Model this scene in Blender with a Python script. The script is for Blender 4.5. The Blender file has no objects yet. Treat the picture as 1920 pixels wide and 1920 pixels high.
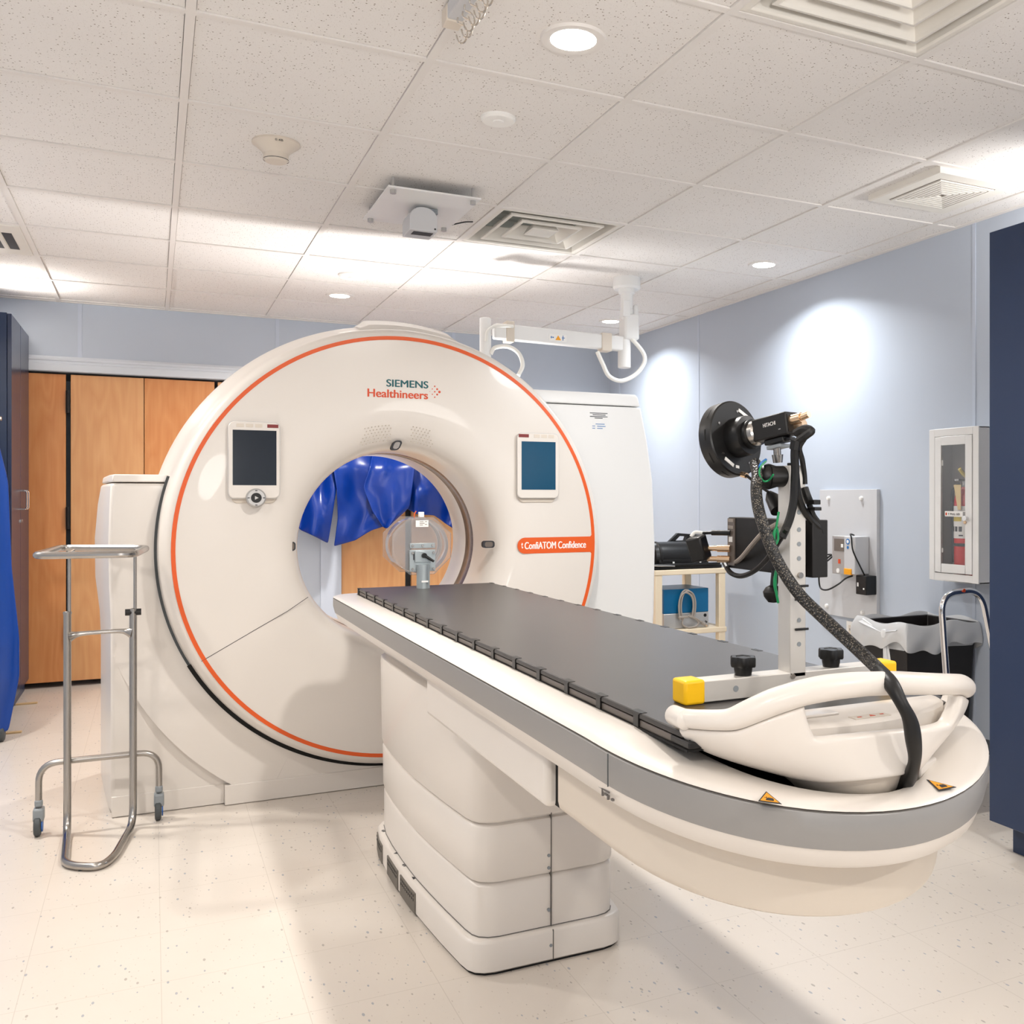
import bpy, bmesh, math, random
from mathutils import Vector, Matrix
random.seed(7)
scene = bpy.context.scene
COL = scene.collection
PI = math.pi
R = math.radians

# ------------------------------------------------------------------ camera model
CAMH = 1.190
CEIL = 2.412
FPX, CXP, CYP, YAW = 1816.561, 1189.28, 932.475, 0.4616
_c, _s = math.cos(YAW), -math.sin(YAW)

def at(u, v, Y=None, X=None, Z=None):
    """point of the room seen in photograph position (u, v) at a known depth plane"""
    a = (u - CXP) / FPX
    b = -(v - CYP) / FPX
    d = Vector((_c * a - _s, _s * a + _c, b))
    if Y is not None: t = Y / d.y
    elif X is not None: t = X / d.x
    else: t = (Z - CAMH) / d.z
    return Vector((d.x * t, d.y * t, CAMH + d.z * t))

# ------------------------------------------------------------------ materials
def new_mat(name):
    m = bpy.data.materials.new(name)
    m.use_nodes = True
    nt = m.node_tree
    return m, nt, nt.nodes['Principled BSDF']

def srgb(r, g, b):
    f = lambda c: ((c / 255) / 12.92) if c / 255 <= 0.04045 else (((c / 255) + 0.055) / 1.055) ** 2.4
    return (f(r), f(g), f(b), 1)

def mat(name, col, rough=0.5, metal=0.0, bump=0.0, bscale=200, spec=0.5, coat=0.0, trans=0.0, ior=1.45, var=0.03, vscale=6):
    m, nt, p = new_mat(name)
    p.inputs['Roughness'].default_value = rough
    p.inputs['Metallic'].default_value = metal
    p.inputs['Specular IOR Level'].default_value = spec
    p.inputs['Coat Weight'].default_value = coat
    p.inputs['Transmission Weight'].default_value = trans
    p.inputs['IOR'].default_value = ior
    tc = nt.nodes.new('ShaderNodeTexCoord')
    n = nt.nodes.new('ShaderNodeTexNoise')
    n.inputs['Scale'].default_value = vscale
    n.inputs['Detail'].default_value = 3
    nt.links.new(tc.outputs['Object'], n.inputs['Vector'])
    mx = nt.nodes.new('ShaderNodeMix')
    mx.data_type = 'RGBA'
    mx.inputs['A'].default_value = tuple(c * (1 - var) for c in col[:3]) + (1,)
    mx.inputs['B'].default_value = tuple(min(1, c * (1 + var)) for c in col[:3]) + (1,)
    nt.links.new(n.outputs['Fac'], mx.inputs['Factor'])
    nt.links.new(mx.outputs['Result'], p.inputs['Base Color'])
    if bump > 0:
        n2 = nt.nodes.new('ShaderNodeTexNoise')
        n2.inputs['Scale'].default_value = bscale
        nt.links.new(tc.outputs['Object'], n2.inputs['Vector'])
        b = nt.nodes.new('ShaderNodeBump')
        b.inputs['Strength'].default_value = bump
        b.inputs['Distance'].default_value = 0.002
        nt.links.new(n2.outputs['Fac'], b.inputs['Height'])
        nt.links.new(b.outputs['Normal'], p.inputs['Normal'])
    return m

def emis(name, col, strength):
    m, nt, p = new_mat(name)
    p.inputs['Base Color'].default_value = col
    p.inputs['Emission Color'].default_value = col
    p.inputs['Emission Strength'].default_value = strength
    return m

def M_node(nt, op, a=None, b=None, clamp=False):
    n = nt.nodes.new('ShaderNodeMath')
    n.operation = op
    n.use_clamp = clamp
    for i, v in enumerate((a, b)):
        if v is None: continue
        if isinstance(v, (int, float)): n.inputs[i].default_value = v
        else: nt.links.new(v, n.inputs[i])
    return n.outputs[0]

def mixc(nt, fac, a, b):
    mx = nt.nodes.new('ShaderNodeMix')
    mx.data_type = 'RGBA'
    if isinstance(fac, (int, float)): mx.inputs['Factor'].default_value = fac
    else: nt.links.new(fac, mx.inputs['Factor'])
    for k, v in (('A', a), ('B', b)):
        if isinstance(v, tuple): mx.inputs[k].default_value = v
        else: nt.links.new(v, mx.inputs[k])
    return mx.outputs['Result']

def ceiling_mat():
    m, nt, p = new_mat('acoustic_tile')
    p.inputs['Roughness'].default_value = 0.95
    p.inputs['Specular IOR Level'].default_value = 0.1
    g = nt.nodes.new('ShaderNodeNewGeometry')
    pos = g.outputs['Position']
    v = nt.nodes.new('ShaderNodeTexVoronoi'); v.inputs['Scale'].default_value = 105
    nt.links.new(pos, v.inputs['Vector'])
    sep = nt.nodes.new('ShaderNodeSeparateColor'); nt.links.new(v.outputs['Color'], sep.inputs[0])
    thr = M_node(nt, 'MULTIPLY', sep.outputs[0], 0.25)
    hole = M_node(nt, 'LESS_THAN', v.outputs['Distance'], thr)
    v2 = nt.nodes.new('ShaderNodeTexVoronoi'); v2.inputs['Scale'].default_value = 230
    nt.links.new(pos, v2.inputs['Vector'])
    sep2 = nt.nodes.new('ShaderNodeSeparateColor'); nt.links.new(v2.outputs['Color'], sep2.inputs[0])
    hole2 = M_node(nt, 'LESS_THAN', v2.outputs['Distance'], M_node(nt, 'MULTIPLY', sep2.outputs[1], 0.30))
    n = nt.nodes.new('ShaderNodeTexNoise'); n.inputs['Scale'].default_value = 3
    nt.links.new(pos, n.inputs['Vector'])
    base = mixc(nt, n.outputs['Fac'], srgb(230, 226, 222), srgb(236, 232, 228))
    c1 = mixc(nt, M_node(nt, 'MULTIPLY', hole2, 0.30), base, srgb(168, 152, 136))
    c2 = mixc(nt, M_node(nt, 'MULTIPLY', hole, 0.85), c1, srgb(128, 112, 98))
    nt.links.new(c2, p.inputs['Base Color'])
    return m

def floor_mat():
    m, nt, p = new_mat('vinyl_composition_tile')
    p.inputs['Roughness'].default_value = 0.24
    p.inputs['Specular IOR Level'].default_value = 0.45
    g = nt.nodes.new('ShaderNodeNewGeometry')
    pos = g.outputs['Position']
    mp = nt.nodes.new('ShaderNodeMapping'); mp.inputs['Scale'].default_value = (1, 0.45, 1); mp.inputs['Rotation'].default_value = (0, 0, 0.6)
    nt.links.new(pos, mp.inputs['Vector'])
    def flecks(scale, k, ch):
        v = nt.nodes.new('ShaderNodeTexVoronoi'); v.inputs['Scale'].default_value = scale
        nt.links.new(mp.outputs['Vector'], v.inputs['Vector'])
        sep = nt.nodes.new('ShaderNodeSeparateColor'); nt.links.new(v.outputs['Color'], sep.inputs[0])
        t = M_node(nt, 'MULTIPLY', M_node(nt, 'SUBTRACT', sep.outputs[ch], 0.40), k)
        return M_node(nt, 'LESS_THAN', v.outputs['Distance'], t), sep
    f1, s1 = flecks(64, 0.38, 0)
    f2, s2 = flecks(105, 0.34, 1)
    n = nt.nodes.new('ShaderNodeTexNoise'); n.inputs['Scale'].default_value = 2.2; n.inputs['Detail'].default_value = 5
    nt.links.new(pos, n.inputs['Vector'])
    base = mixc(nt, n.outputs['Fac'], srgb(212, 203, 192), srgb(222, 213, 203))
    c = mixc(nt, M_node(nt, 'MULTIPLY', f2, 0.5), base, srgb(176, 164, 152))
    fc = mixc(nt, s1.outputs[2], srgb(128, 142, 160), srgb(150, 142, 132))
    c = mixc(nt, M_node(nt, "MULTIPLY", f1, 0.62), c, fc)
    sx = nt.nodes.new('ShaderNodeSeparateXYZ'); nt.links.new(pos, sx.inputs[0])
    def seam(o, off):
        fr = M_node(nt, 'FRACT', M_node(nt, 'DIVIDE', M_node(nt, 'ADD', o, off), 0.3048))
        return M_node(nt, 'LESS_THAN', fr, 0.006)
    sm = M_node(nt, 'MAXIMUM', seam(sx.outputs['X'], 10 * 0.3048 - 0.0185), seam(sx.outputs['Y'], 20 * 0.3048 + 0.1))
    c = mixc(nt, M_node(nt, 'MULTIPLY', sm, 0.28), c, srgb(150, 138, 124))
    nt.links.new(c, p.inputs['Base Color'])
    n3 = nt.nodes.new('ShaderNodeTexNoise'); n3.inputs['Scale'].default_value = 9
    nt.links.new(pos, n3.inputs['Vector'])
    b = nt.nodes.new('ShaderNodeBump'); b.inputs['Strength'].default_value = 0.05; b.inputs['Distance'].default_value = 0.01
    nt.links.new(n3.outputs['Fac'], b.inputs['Height']); nt.links.new(b.outputs['Normal'], p.inputs['Normal'])
    return m

def wood_mat(name, a, b, seed):
    m, nt, p = new_mat(name)
    p.inputs['Roughness'].default_value = 0.42
    g = nt.nodes.new('ShaderNodeNewGeometry')
    mp = nt.nodes.new('ShaderNodeMapping'); mp.inputs['Scale'].default_value = (5, 5, 0.9); mp.inputs['Location'].default_value = (seed, 0, seed)
    nt.links.new(g.outputs['Position'], mp.inputs['Vector'])
    n0 = nt.nodes.new('ShaderNodeTexNoise'); n0.inputs['Scale'].default_value = 1.1; n0.inputs['Detail'].default_value = 2
    nt.links.new(mp.outputs['Vector'], n0.inputs['Vector'])
    w = M_node(nt, 'FRACT', M_node(nt, 'MULTIPLY', n0.outputs['Fac'], 9.0))
    n2 = nt.nodes.new('ShaderNodeTexNoise'); n2.inputs['Scale'].default_value = 30; n2.inputs['Detail'].default_value = 4
    mp2 = nt.nodes.new('ShaderNodeMapping'); mp2.inputs['Scale'].default_value = (3, 3, 0.12)
    nt.links.new(g.outputs['Position'], mp2.inputs['Vector']); nt.links.new(mp2.outputs['Vector'], n2.inputs['Vector'])
    n3 = nt.nodes.new('ShaderNodeTexNoise'); n3.inputs['Scale'].default_value = 3.0; n3.inputs['Detail'].default_value = 3
    nt.links.new(g.outputs['Position'], n3.inputs['Vector'])
    tri = M_node(nt, 'ABSOLUTE', M_node(nt, 'SUBTRACT', w, 0.5))
    f = M_node(nt, 'ADD', M_node(nt, 'MULTIPLY', tri, 0.45), M_node(nt, 'ADD', M_node(nt, 'MULTIPLY', n2.outputs['Fac'], 0.35), M_node(nt, 'MULTIPLY', n3.outputs['Fac'], 0.45)))
    c = mixc(nt, M_node(nt, 'SUBTRACT', f, 0.15, True), a, b)
    nt.links.new(c, p.inputs['Base Color'])
    return m

def braid_mat():
    m, nt, p = new_mat('braided_sleeve')
    p.inputs['Roughness'].default_value = 0.35
    tc = nt.nodes.new('ShaderNodeTexCoord')
    v = nt.nodes.new('ShaderNodeTexVoronoi'); v.inputs['Scale'].default_value = 330
    nt.links.new(tc.outputs['Object'], v.inputs['Vector'])
    dot = M_node(nt, 'LESS_THAN', v.outputs['Distance'], 0.30)
    c = mixc(nt, M_node(nt, 'MULTIPLY', dot, 0.55), srgb(20, 19, 18), srgb(170, 158, 140))
    nt.links.new(c, p.inputs['Base Color'])
    b = nt.nodes.new('ShaderNodeBump'); b.inputs['Strength'].default_value = 0.6; b.inputs['Distance'].default_value = 0.002
    nt.links.new(v.outputs['Distance'], b.inputs['Height']); nt.links.new(b.outputs['Normal'], p.inputs['Normal'])
    return m

def clear_mat(name, col, haze, gloss):
    m = bpy.data.materials.new(name); m.use_nodes = True
    nt = m.node_tree; nt.nodes.clear()
    out = nt.nodes.new('ShaderNodeOutputMaterial')
    tr = nt.nodes.new('ShaderNodeBsdfTransparent'); tr.inputs['Color'].default_value = col
    df = nt.nodes.new('ShaderNodeBsdfDiffuse'); df.inputs['Color'].default_value = col
    gl = nt.nodes.new('ShaderNodeBsdfGlossy'); gl.inputs['Roughness'].default_value = 0.04
    lw = nt.nodes.new('ShaderNodeLayerWeight'); lw.inputs['Blend'].default_value = 0.35
    m1 = nt.nodes.new('ShaderNodeMixShader'); m1.inputs[0].default_value = haze
    nt.links.new(tr.outputs[0], m1.inputs[1]); nt.links.new(df.outputs[0], m1.inputs[2])
    m2 = nt.nodes.new('ShaderNodeMixShader')
    nt.links.new(M_node(nt, 'ADD', M_node(nt, 'MULTIPLY', lw.outputs['Fresnel'], gloss), 0.02), m2.inputs[0])
    nt.links.new(m1.outputs[0], m2.inputs[1]); nt.links.new(gl.outputs[0], m2.inputs[2])
    nt.links.new(m2.outputs[0], out.inputs['Surface'])
    return m

M = {}
M['ceil'] = ceiling_mat()
M['floor'] = floor_mat()
M['grid'] = mat('ceiling_grid_paint', srgb(229, 224, 219), 0.6)
M['wall'] = mat('blue_grey_wall_paint', srgb(187, 195, 207), 0.55, bump=0.05, bscale=300, var=0.015)
M['trim'] = mat('trim_paint', srgb(192, 200, 214), 0.4)
M['trimw'] = mat('light_trim_paint', srgb(214, 219, 226), 0.4)
M['wood'] = wood_mat('maple_veneer', srgb(204, 142, 90), srgb(232, 182, 128), 0.0)
M['wood2'] = wood_mat('maple_veneer_red', srgb(196, 120, 62), srgb(228, 166, 108), 5.0)
M['white'] = mat('white_enamel', srgb(226, 219, 211), 0.30, coat=0.15, var=0.01)
M['white2'] = mat('cool_white_enamel', srgb(233, 232, 230), 0.35, var=0.01)
M['cream'] = mat('cream_plastic', srgb(216, 205, 191), 0.45, var=0.01)
M['orange'] = mat('orange_stripe', srgb(226, 92, 32), 0.4, var=0.01)
M['teal'] = mat('teal_print', srgb(22, 92, 98), 0.5, var=0.01)
M['redprint'] = mat('red_orange_print', srgb(212, 78, 40), 0.5, var=0.01)
M['whiteprint'] = mat('white_print', srgb(246, 244, 240), 0.5, var=0.0)
M['ink'] = mat('dark_print', srgb(48, 48, 52), 0.6)
M['pedal'] = mat('pedal_rubber', srgb(110, 104, 96), 0.6)
M['seam'] = mat('seam_line', srgb(104, 100, 96), 0.6)
M['bagk'] = clear_mat('bag_knot_film', srgb(246, 247, 248), 0.85, 0.5)
M['gray'] = mat('grey_band', srgb(150, 148, 146), 0.38, metal=0.15, var=0.01)
M['couch'] = mat('carbon_couch', srgb(68, 65, 63), 0.34, spec=0.55, bump=0.05, bscale=400, var=0.06, vscale=9)
M['couchedge'] = mat('couch_edge', srgb(92, 84, 78), 0.4)
M['black'] = mat('black_plastic', srgb(18, 17, 17), 0.38)
M['blackm'] = mat('black_matt_metal', srgb(30, 28, 27), 0.45, metal=0.2)
M['dark'] = mat('dark_void', srgb(14, 13, 12), 0.8)
M['rubber'] = mat('grey_rubber', srgb(72, 76, 78), 0.6)
M['castergray'] = mat('caster_grey', srgb(140, 146, 150), 0.4)
M['bluecap'] = mat('blue_hub', srgb(40, 96, 170), 0.4)
M['navy'] = mat('navy_laminate', srgb(38, 54, 84), 0.36, var=0.03)
M['navydoor'] = mat('navy_laminate_door', srgb(48, 58, 84), 0.28, var=0.03)  # greyer than the body: reflection on the doors put into the colour
M['vinyl'] = mat('royal_blue_vinyl', srgb(0, 44, 128), 0.30, bump=0.12, bscale=50, var=0.10, vscale=8)
M['vinyl2'] = mat('deep_blue_vinyl', srgb(2, 62, 150), 0.34, bump=0.2, bscale=40, var=0.10, vscale=5)
M['steel'] = mat('brushed_steel', srgb(172, 168, 163), 0.26, metal=1.0)
M['chrome'] = mat('polished_chrome', srgb(225, 225, 226), 0.07, metal=1.0)
M['alu'] = mat('anodised_aluminium', srgb(212, 208, 202), 0.42, metal=0.35)
M['zinc'] = mat('zinc_plate', srgb(172, 180, 182), 0.35, metal=0.6, var=0.08, vscale=30)
M['brass'] = mat('copper_connector', srgb(222, 190, 156), 0.25, metal=0.9)
M['yellow'] = mat('yellow_cap', srgb(252, 196, 20), 0.4)
M['screen'] = mat('dark_screen', srgb(20, 28, 38), 0.12, coat=0.5, var=0.02)
M['screenb'] = mat('teal_blue_screen', srgb(18, 74, 104), 0.15, coat=0.3, var=0.03)
M['red'] = mat('extinguisher_red', srgb(206, 28, 24), 0.25, coat=0.3)
M['maroon'] = mat('maroon_button', srgb(124, 36, 34), 0.35)
M['ring'] = mat('bore_window_film', srgb(126, 108, 94), 0.24, var=.25, vscale=5)  # uneven brown tone stands in for reflections in the window
M['acryl'] = clear_mat('clear_acrylic', srgb(250, 250, 250), 0.085, 0.8)
M['glass'] = clear_mat('cabinet_glass', srgb(252, 252, 252), 0.0, 0.12)
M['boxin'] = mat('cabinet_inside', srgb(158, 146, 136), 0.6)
M['plate'] = mat('grey_steel_board', srgb(200, 200, 202), 0.45, var=0.015)
M['silver'] = mat('silver_case', srgb(186, 184, 182), 0.35, metal=0.5)
M['bag'] = clear_mat('clear_bin_bag', srgb(246, 247, 248), 0.60, 0.6)
M['bin'] = mat('black_bin_plastic', srgb(30, 26, 25), 0.45)
M['beige'] = mat('beige_cart_paint', srgb(226, 208, 180), 0.45)
M['cartblue'] = mat('metallic_blue_case', srgb(14, 96, 140), 0.3, metal=0.2)
M['cord'] = mat('grey_cord', srgb(152, 142, 132), 0.5)
M['cordb'] = mat('black_cord', srgb(13, 12, 12), 0.45)
M['cordw'] = mat('white_cord', srgb(236, 234, 228), 0.4)
M['green'] = mat('green_wire', srgb(20, 140, 84), 0.4)
M['bluew'] = mat('blue_wire', srgb(30, 110, 180), 0.4)
M['braid'] = braid_mat()
M['tag'] = mat('paper_tag', srgb(222, 196, 140), 0.7)
M['ytag'] = mat('yellow_tag', srgb(222, 196, 70), 0.6)
M['sticker'] = mat('white_sticker', srgb(240, 238, 234), 0.5, var=0.0)
M['warn'] = mat('warning_yellow', srgb(246, 166, 20), 0.4)
M['tape'] = mat('tan_wood_strip', srgb(206, 176, 132), 0.6)
M['lampglow'] = emis('lamp_glow', (1.0, 0.96, 0.9, 1), 14)
M['hookw'] = mat('wire_hook_metal', srgb(214, 206, 196), 0.2, metal=0.9)
M['vent'] = mat('vent_white', srgb(228, 223, 214), 0.5)
M['duct'] = mat('duct_metal', srgb(190, 194, 190), 0.4, metal=0.2)
M['hole'] = mat('speaker_hole', srgb(188, 176, 162), 0.7)
M['mdark'] = mat('window_smoke', srgb(112, 102, 94), 0.15)

# ------------------------------------------------------------------ mesh builder
def smooth_path(pts, n=8, closed=False):
    pts = [Vector(p) for p in pts]
    if len(pts) < 3: return pts
    out = []
    L = len(pts)
    rng = range(L) if closed else range(L - 1)
    for i in rng:
        if closed:
            p0, p1, p2, p3 = pts[(i - 1) % L], pts[i], pts[(i + 1) % L], pts[(i + 2) % L]
        else:
            p1, p2 = pts[i], pts[i + 1]
            p0 = pts[i - 1] if i > 0 else p1 * 2 - p2
            p3 = pts[i + 2] if i + 2 < L else p2 * 2 - p1
        for k in range(n):
            t = k / n
            out.append(0.5 * ((2 * p1) + (p2 - p0) * t + (2 * p0 - 5 * p1 + 4 * p2 - p3) * t * t + (3 * p1 - p0 - 3 * p2 + p3) * t ** 3))
    if not closed: out.append(pts[-1])
    return out

def rounded_path(pts, r, n=6, closed=False):
    """polyline with its corners rounded by radius r"""
    pts = [Vector(p) for p in pts]
    L = len(pts)
    out = []
    for i in range(L):
        if not closed and (i == 0 or i == L - 1):
            out.append(pts[i]); continue
        a, b, c = pts[(i - 1) % L], pts[i], pts[(i + 1) % L]
        rr = min(r, (a - b).length * 0.48, (c - b).length * 0.48)
        s, e = b + (a - b).normalized() * rr, b + (c - b).normalized() * rr
        for k in range(n + 1):
            t = k / n
            out.append(s * (1 - t) ** 2 + b * 2 * t * (1 - t) + e * t * t)
    return out

class MB:
    def __init__(self): self.bm = bmesh.new()
    def face(self, vs):
        try: return self.bm.faces.new(vs)
        except ValueError: return None
    def v(self, p): return self.bm.verts.new(p)
    def box(self, x0, x1, y0, y1, z0, z1, mx=None):
        P = [Vector((x, y, z)) for z in (z0, z1) for y in (y0, y1) for x in (x0, x1)]
        if mx is not None: P = [mx @ p for p in P]
        V = [self.v(p) for p in P]
        for f in ((0, 2, 3, 1), (4, 5, 7, 6), (0, 1, 5, 4), (2, 6, 7, 3), (0, 4, 6, 2), (1, 3, 7, 5)):
            self.face([V[i] for i in f])
        return self
    def loft(self, rings, closed=True, cap0=True, cap1=True):
        RV = [[self.v(p) for p in r] for r in rings]
        n = len(RV[0])
        for a, b in zip(RV, RV[1:]):
            for i in range(n if closed else n - 1):
                j = (i + 1) % n
                self.face([a[i], a[j], b[j], b[i]])
        if cap0: self.face(list(reversed(RV[0])))
        if cap1: self.face(RV[-1])
        return self
    def cyl(self, p0, p1, r, r2=None, seg=20, cap=True):
        p0, p1 = Vector(p0), Vector(p1)
        r2 = r if r2 is None else r2
        d = (p1 - p0).normalized()
        u = d.orthogonal().normalized(); w = d.cross(u)
        ring = lambda c, rr: [c + (u * math.cos(2 * PI * k / seg) + w * math.sin(2 * PI * k / seg)) * rr for k in range(seg)]
        self.loft([ring(p0, r), ring(p1, r2)], cap0=cap, cap1=cap)
        return self
    def tube(self, pts, r, seg=10, closed=False):
        pts = [Vector(p) for p in pts]
        L = len(pts)
        rad = r if callable(r) else (lambda t: r)
        tang = []
        for i in range(L):
            a = pts[(i - 1) % L] if (closed or i > 0) else pts[i]
            b = pts[(i + 1) % L] if (closed or i < L - 1) else pts[i]
            d = b - a
            tang.append(d.normalized() if d.length > 1e-9 else Vector((0, 0, 1)))
        u = tang[0].orthogonal().normalized()
        rings = []
        for i in range(L):
            t = tang[i]
            u = (u - t * u.dot(t))
            u = u.normalized() if u.length > 1e-6 else t.orthogonal().normalized()
            w = t.cross(u)
            rr = rad(i / max(1, L - 1))
            rings.append([pts[i] + (u * math.cos(2 * PI * k / seg) + w * math.sin(2 * PI * k / seg)) * rr for k in range(seg)])
        if closed: rings.append(rings[0])
        if closed:
            RV = [[self.v(p) for p in rg] for rg in rings[:-1]]
            for i in range(len(RV)):
                a, b = RV[i], RV[(i + 1) % len(RV)]
                for k in range(seg):
                    self.face([a[k], a[(k + 1) % seg], b[(k + 1) % seg], b[k]])
        else:
            self.loft(rings)
        return self
    def lathe(self, prof, c, axis='Y', seg=64, a0=0, a1=2 * PI):
        """prof: (radius, along) pairs; c: centre"""
        c = Vector(c)
        full = abs(a1 - a0 - 2 * PI) < 1e-6
        n = seg if full else seg + 1
        rings = []
        for rr, al in prof:
            ring = []
            for k in range(n):
                an = a0 + (a1 - a0) * k / seg
                x, y = math.cos(an) * rr, math.sin(an) * rr
                if axis == 'Y': ring.append(c + Vector((x, al, y)))
                elif axis == 'Z': ring.append(c + Vector((x, y, al)))
                else: ring.append(c + Vector((al, x, y)))
            rings.append(ring)
        RV = []
        for (rr, al), ring in zip(prof, rings):
            if rr < 1e-6: RV.append([self.v(ring[0])] * n)
            else: RV.append([self.v(p) for p in ring])
        for a, b in zip(RV, RV[1:]):
            for i in range(n if full else n - 1):
                j = (i + 1) % n
                q = []
                for vv in (a[i], a[j], b[j], b[i]):
                    if vv not in q: q.append(vv)
                if len(q) > 2: self.face(q)
        return self
    def prism(self, poly, axis, a, b):
        """poly in the two other axes, extruded from a to b along axis"""
        def mk(p, t):
            if axis == 'Y': return (p[0], t, p[1])
            if axis == 'Z': return (p[0], p[1], t)
            return (t, p[0], p[1])
        self.loft([[mk(p, a) for p in poly], [mk(p, b) for p in poly]])
        return self
    def grid(self, fn, nu, nv, skip=None):
        V = [[self.v(fn(i / nu, j / nv)) for i in range(nu + 1)] for j in range(nv + 1)]
        for j in range(nv):
            for i in range(nu):
                if skip and skip((i + .5) / nu, (j + .5) / nv): continue
                self.face([V[j][i], V[j][i + 1], V[j + 1][i + 1], V[j + 1][i]])
        return self
    def build(self, name, m, parent=None, bevel=0, seg=2, smooth=35, subd=0, solid=0, base=None):
        bm = self.bm
        bmesh.ops.remove_doubles(bm, verts=bm.verts, dist=1e-6)
        bmesh.ops.recalc_face_normals(bm, faces=bm.faces)
        off = Vector((0, 0, 0))
        q = parent
        while q is not None:
            off += Vector(q.location); q = q.parent
        if base is not None: off = Vector(base)
        bmesh.ops.translate(bm, verts=bm.verts, vec=-off)
        me = bpy.data.meshes.new(name)
        bm.to_mesh(me); bm.free()
        ms = m if isinstance(m, (list, tuple)) else [m]
        for k in ms: me.materials.append(k)
        o = bpy.data.objects.new(name, me)
        COL.objects.link(o)
        if parent is not None: o.parent = parent
        elif base is not None: o.location = base
        if smooth:
            me.shade_smooth()
            me.set_sharp_from_angle(angle=R(smooth))
        if solid:
            s = o.modifiers.new('thickness', 'SOLIDIFY'); s.thickness = solid; s.offset = 0
        if bevel:
            b = o.modifiers.new('bevel', 'BEVEL'); b.width = bevel; b.segments = seg; b.limit_method = 'ANGLE'; b.angle_limit = R(40)
        if subd:
            s = o.modifiers.new('subdivision', 'SUBSURF'); s.levels = subd; s.render_levels = subd
        return o

def thing(name, label, cat, loc, group=None):
    o = bpy.data.objects.new(name, None)
    o.empty_display_size = 0.1
    COL.objects.link(o)
    o.location = loc
    o['label'] = label; o['category'] = cat
    if group: o['group'] = group
    return o

def tag(o, label, cat, group=None):
    o['label'] = label; o['category'] = cat
    if group: o['group'] = group
    return o

def struct(o):
    o['kind'] = 'structure'
    return o

def copy_part(o, dx, parent=None):
    c = o.copy(); COL.objects.link(c)
    c.parent = parent if parent is not None else o.parent
    c.location = Vector(o.location) + Vector(dx)
    return c

def dup(root, loc, label=None, group=None):
    r = root.copy(); COL.objects.link(r); r.location = loc
    if label: r['label'] = label
    if group: r['group'] = group
    for ch in list(root.children):
        c = ch.copy(); COL.objects.link(c); c.parent = r
        for g in list(ch.children):
            d = g.copy(); COL.objects.link(d); d.parent = c
    return r

def text_part(txt, name, m, parent, x0, x1, z0, z1, y, bold=0.0, shear=0.0, face='-Y', spacing=1.0, depth=0.0006):
    """lettering on an upright face; fitted to the rectangle"""
    cu = bpy.data.curves.new(name, 'FONT'); cu.body = txt
    cu.offset = bold; cu.shear = shear; cu.space_character = spacing
    cu.extrude = 0.01
    o = bpy.data.objects.new(name, cu); COL.objects.link(o)
    dg = bpy.context.evaluated_depsgraph_get()
    me = bpy.data.meshes.new_from_object(o.evaluated_get(dg))
    bpy.data.objects.remove(o); bpy.data.curves.remove(cu)
    xs = [v.co.x for v in me.vertices]; ys = [v.co.y for v in me.vertices]; zs = [v.co.z for v in me.vertices]
    ax, bx, ay, by, az, bz = min(xs), max(xs), min(ys), max(ys), min(zs), max(zs)
    off = Vector((0, 0, 0)); q = parent
    while q is not None: off += Vector(q.location); q = q.parent
    for v in me.vertices:
        fx = (v.co.x - ax) / (bx - ax); fy = (v.co.y - ay) / (by - ay); fz = (v.co.z - az) / (bz - az)
        if face == '-Y': p = Vector((x0 + (x1 - x0) * fx, y - depth * fz, z0 + (z1 - z0) * fy))
        else: p = Vector((y - depth * fz, x0 + (x1 - x0) * fx, z0 + (z1 - z0) * fy))   # on a face of constant X
        v.co = p - off
    me.materials.clear(); me.materials.append(m)
    ob = bpy.data.objects.new(name, me); COL.objects.link(ob); ob.parent = parent
    return ob

def rrect(x0, x1, z0, z1, r, n=5):
    out = []
    for cx, cz, a in ((x1 - r, z1 - r, 0), (x0 + r, z1 - r, 90), (x0 + r, z0 + r, 180), (x1 - r, z0 + r, 270)):
        for k in range(n + 1):
            an = R(a + 90 * k / n)
            out.append((cx + r * math.cos(an), cz + r * math.sin(an)))
    return out
# ------------------------------------------------------------------ the room
X0, X1, Y0, Y1 = -1.30, 3.28, -2.6, 7.03
GX, GY, GP = 0.0863, 2.684, 0.6096

struct(MB().box(X0 - .1, X1 + .1, Y0 - .1, Y1 + .6, -0.05, 0.0).build('floor', M['floor']))
VENTS = ((2, -2), (2, 2))
cm_ = MB()
for i in range(-4, 7):
    for j in range(-10, 9):
        if (i, j) in VENTS: continue
        xa, xb = max(X0 - .1, GX + GP * i), min(X1 + .1, GX + GP * (i + 1))
        ya, yb = max(Y0 - .1, GY + GP * j), min(Y1 + .1, GY + GP * (j + 1))
        if xb > xa and yb > ya: cm_.box(xa + .0135, xb - .0135, ya + .0135, yb - .0135, CEIL + .004, CEIL + .03)
cm_.box(X0 - .1, X1 + .1, Y0 - .1, Y1 + .1, CEIL + .30, CEIL + .34)  # unseen slab added over the tiles to block light
ceil = struct(cm_.build('ceiling', M['ceil'], smooth=0))
g = MB()
i = -3
while GX + GP * i < X1:
    x = GX + GP * i
    if x > X0: g.box(x - .0120, x + .0120, Y0, Y1, CEIL - .0015, CEIL + .012)
    i += 1
j = -9
while GY + GP * j < Y1:
    y = GY + GP * j
    if y > Y0: g.box(X0, X1, y - .0120, y + .0120, CEIL - .0012, CEIL + .012)
    j += 1
for a in ((X0, X0 + .024, Y0, Y1), (X1 - .024, X1, Y0, Y1), (X0, X1, Y1 - .024, Y1), (X0, X1, Y0, Y0 + .024)):
    g.box(*a, CEIL - .001, CEIL + .012)
g.build('ceiling_grid', M['grid'], ceil, smooth=0)

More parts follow.
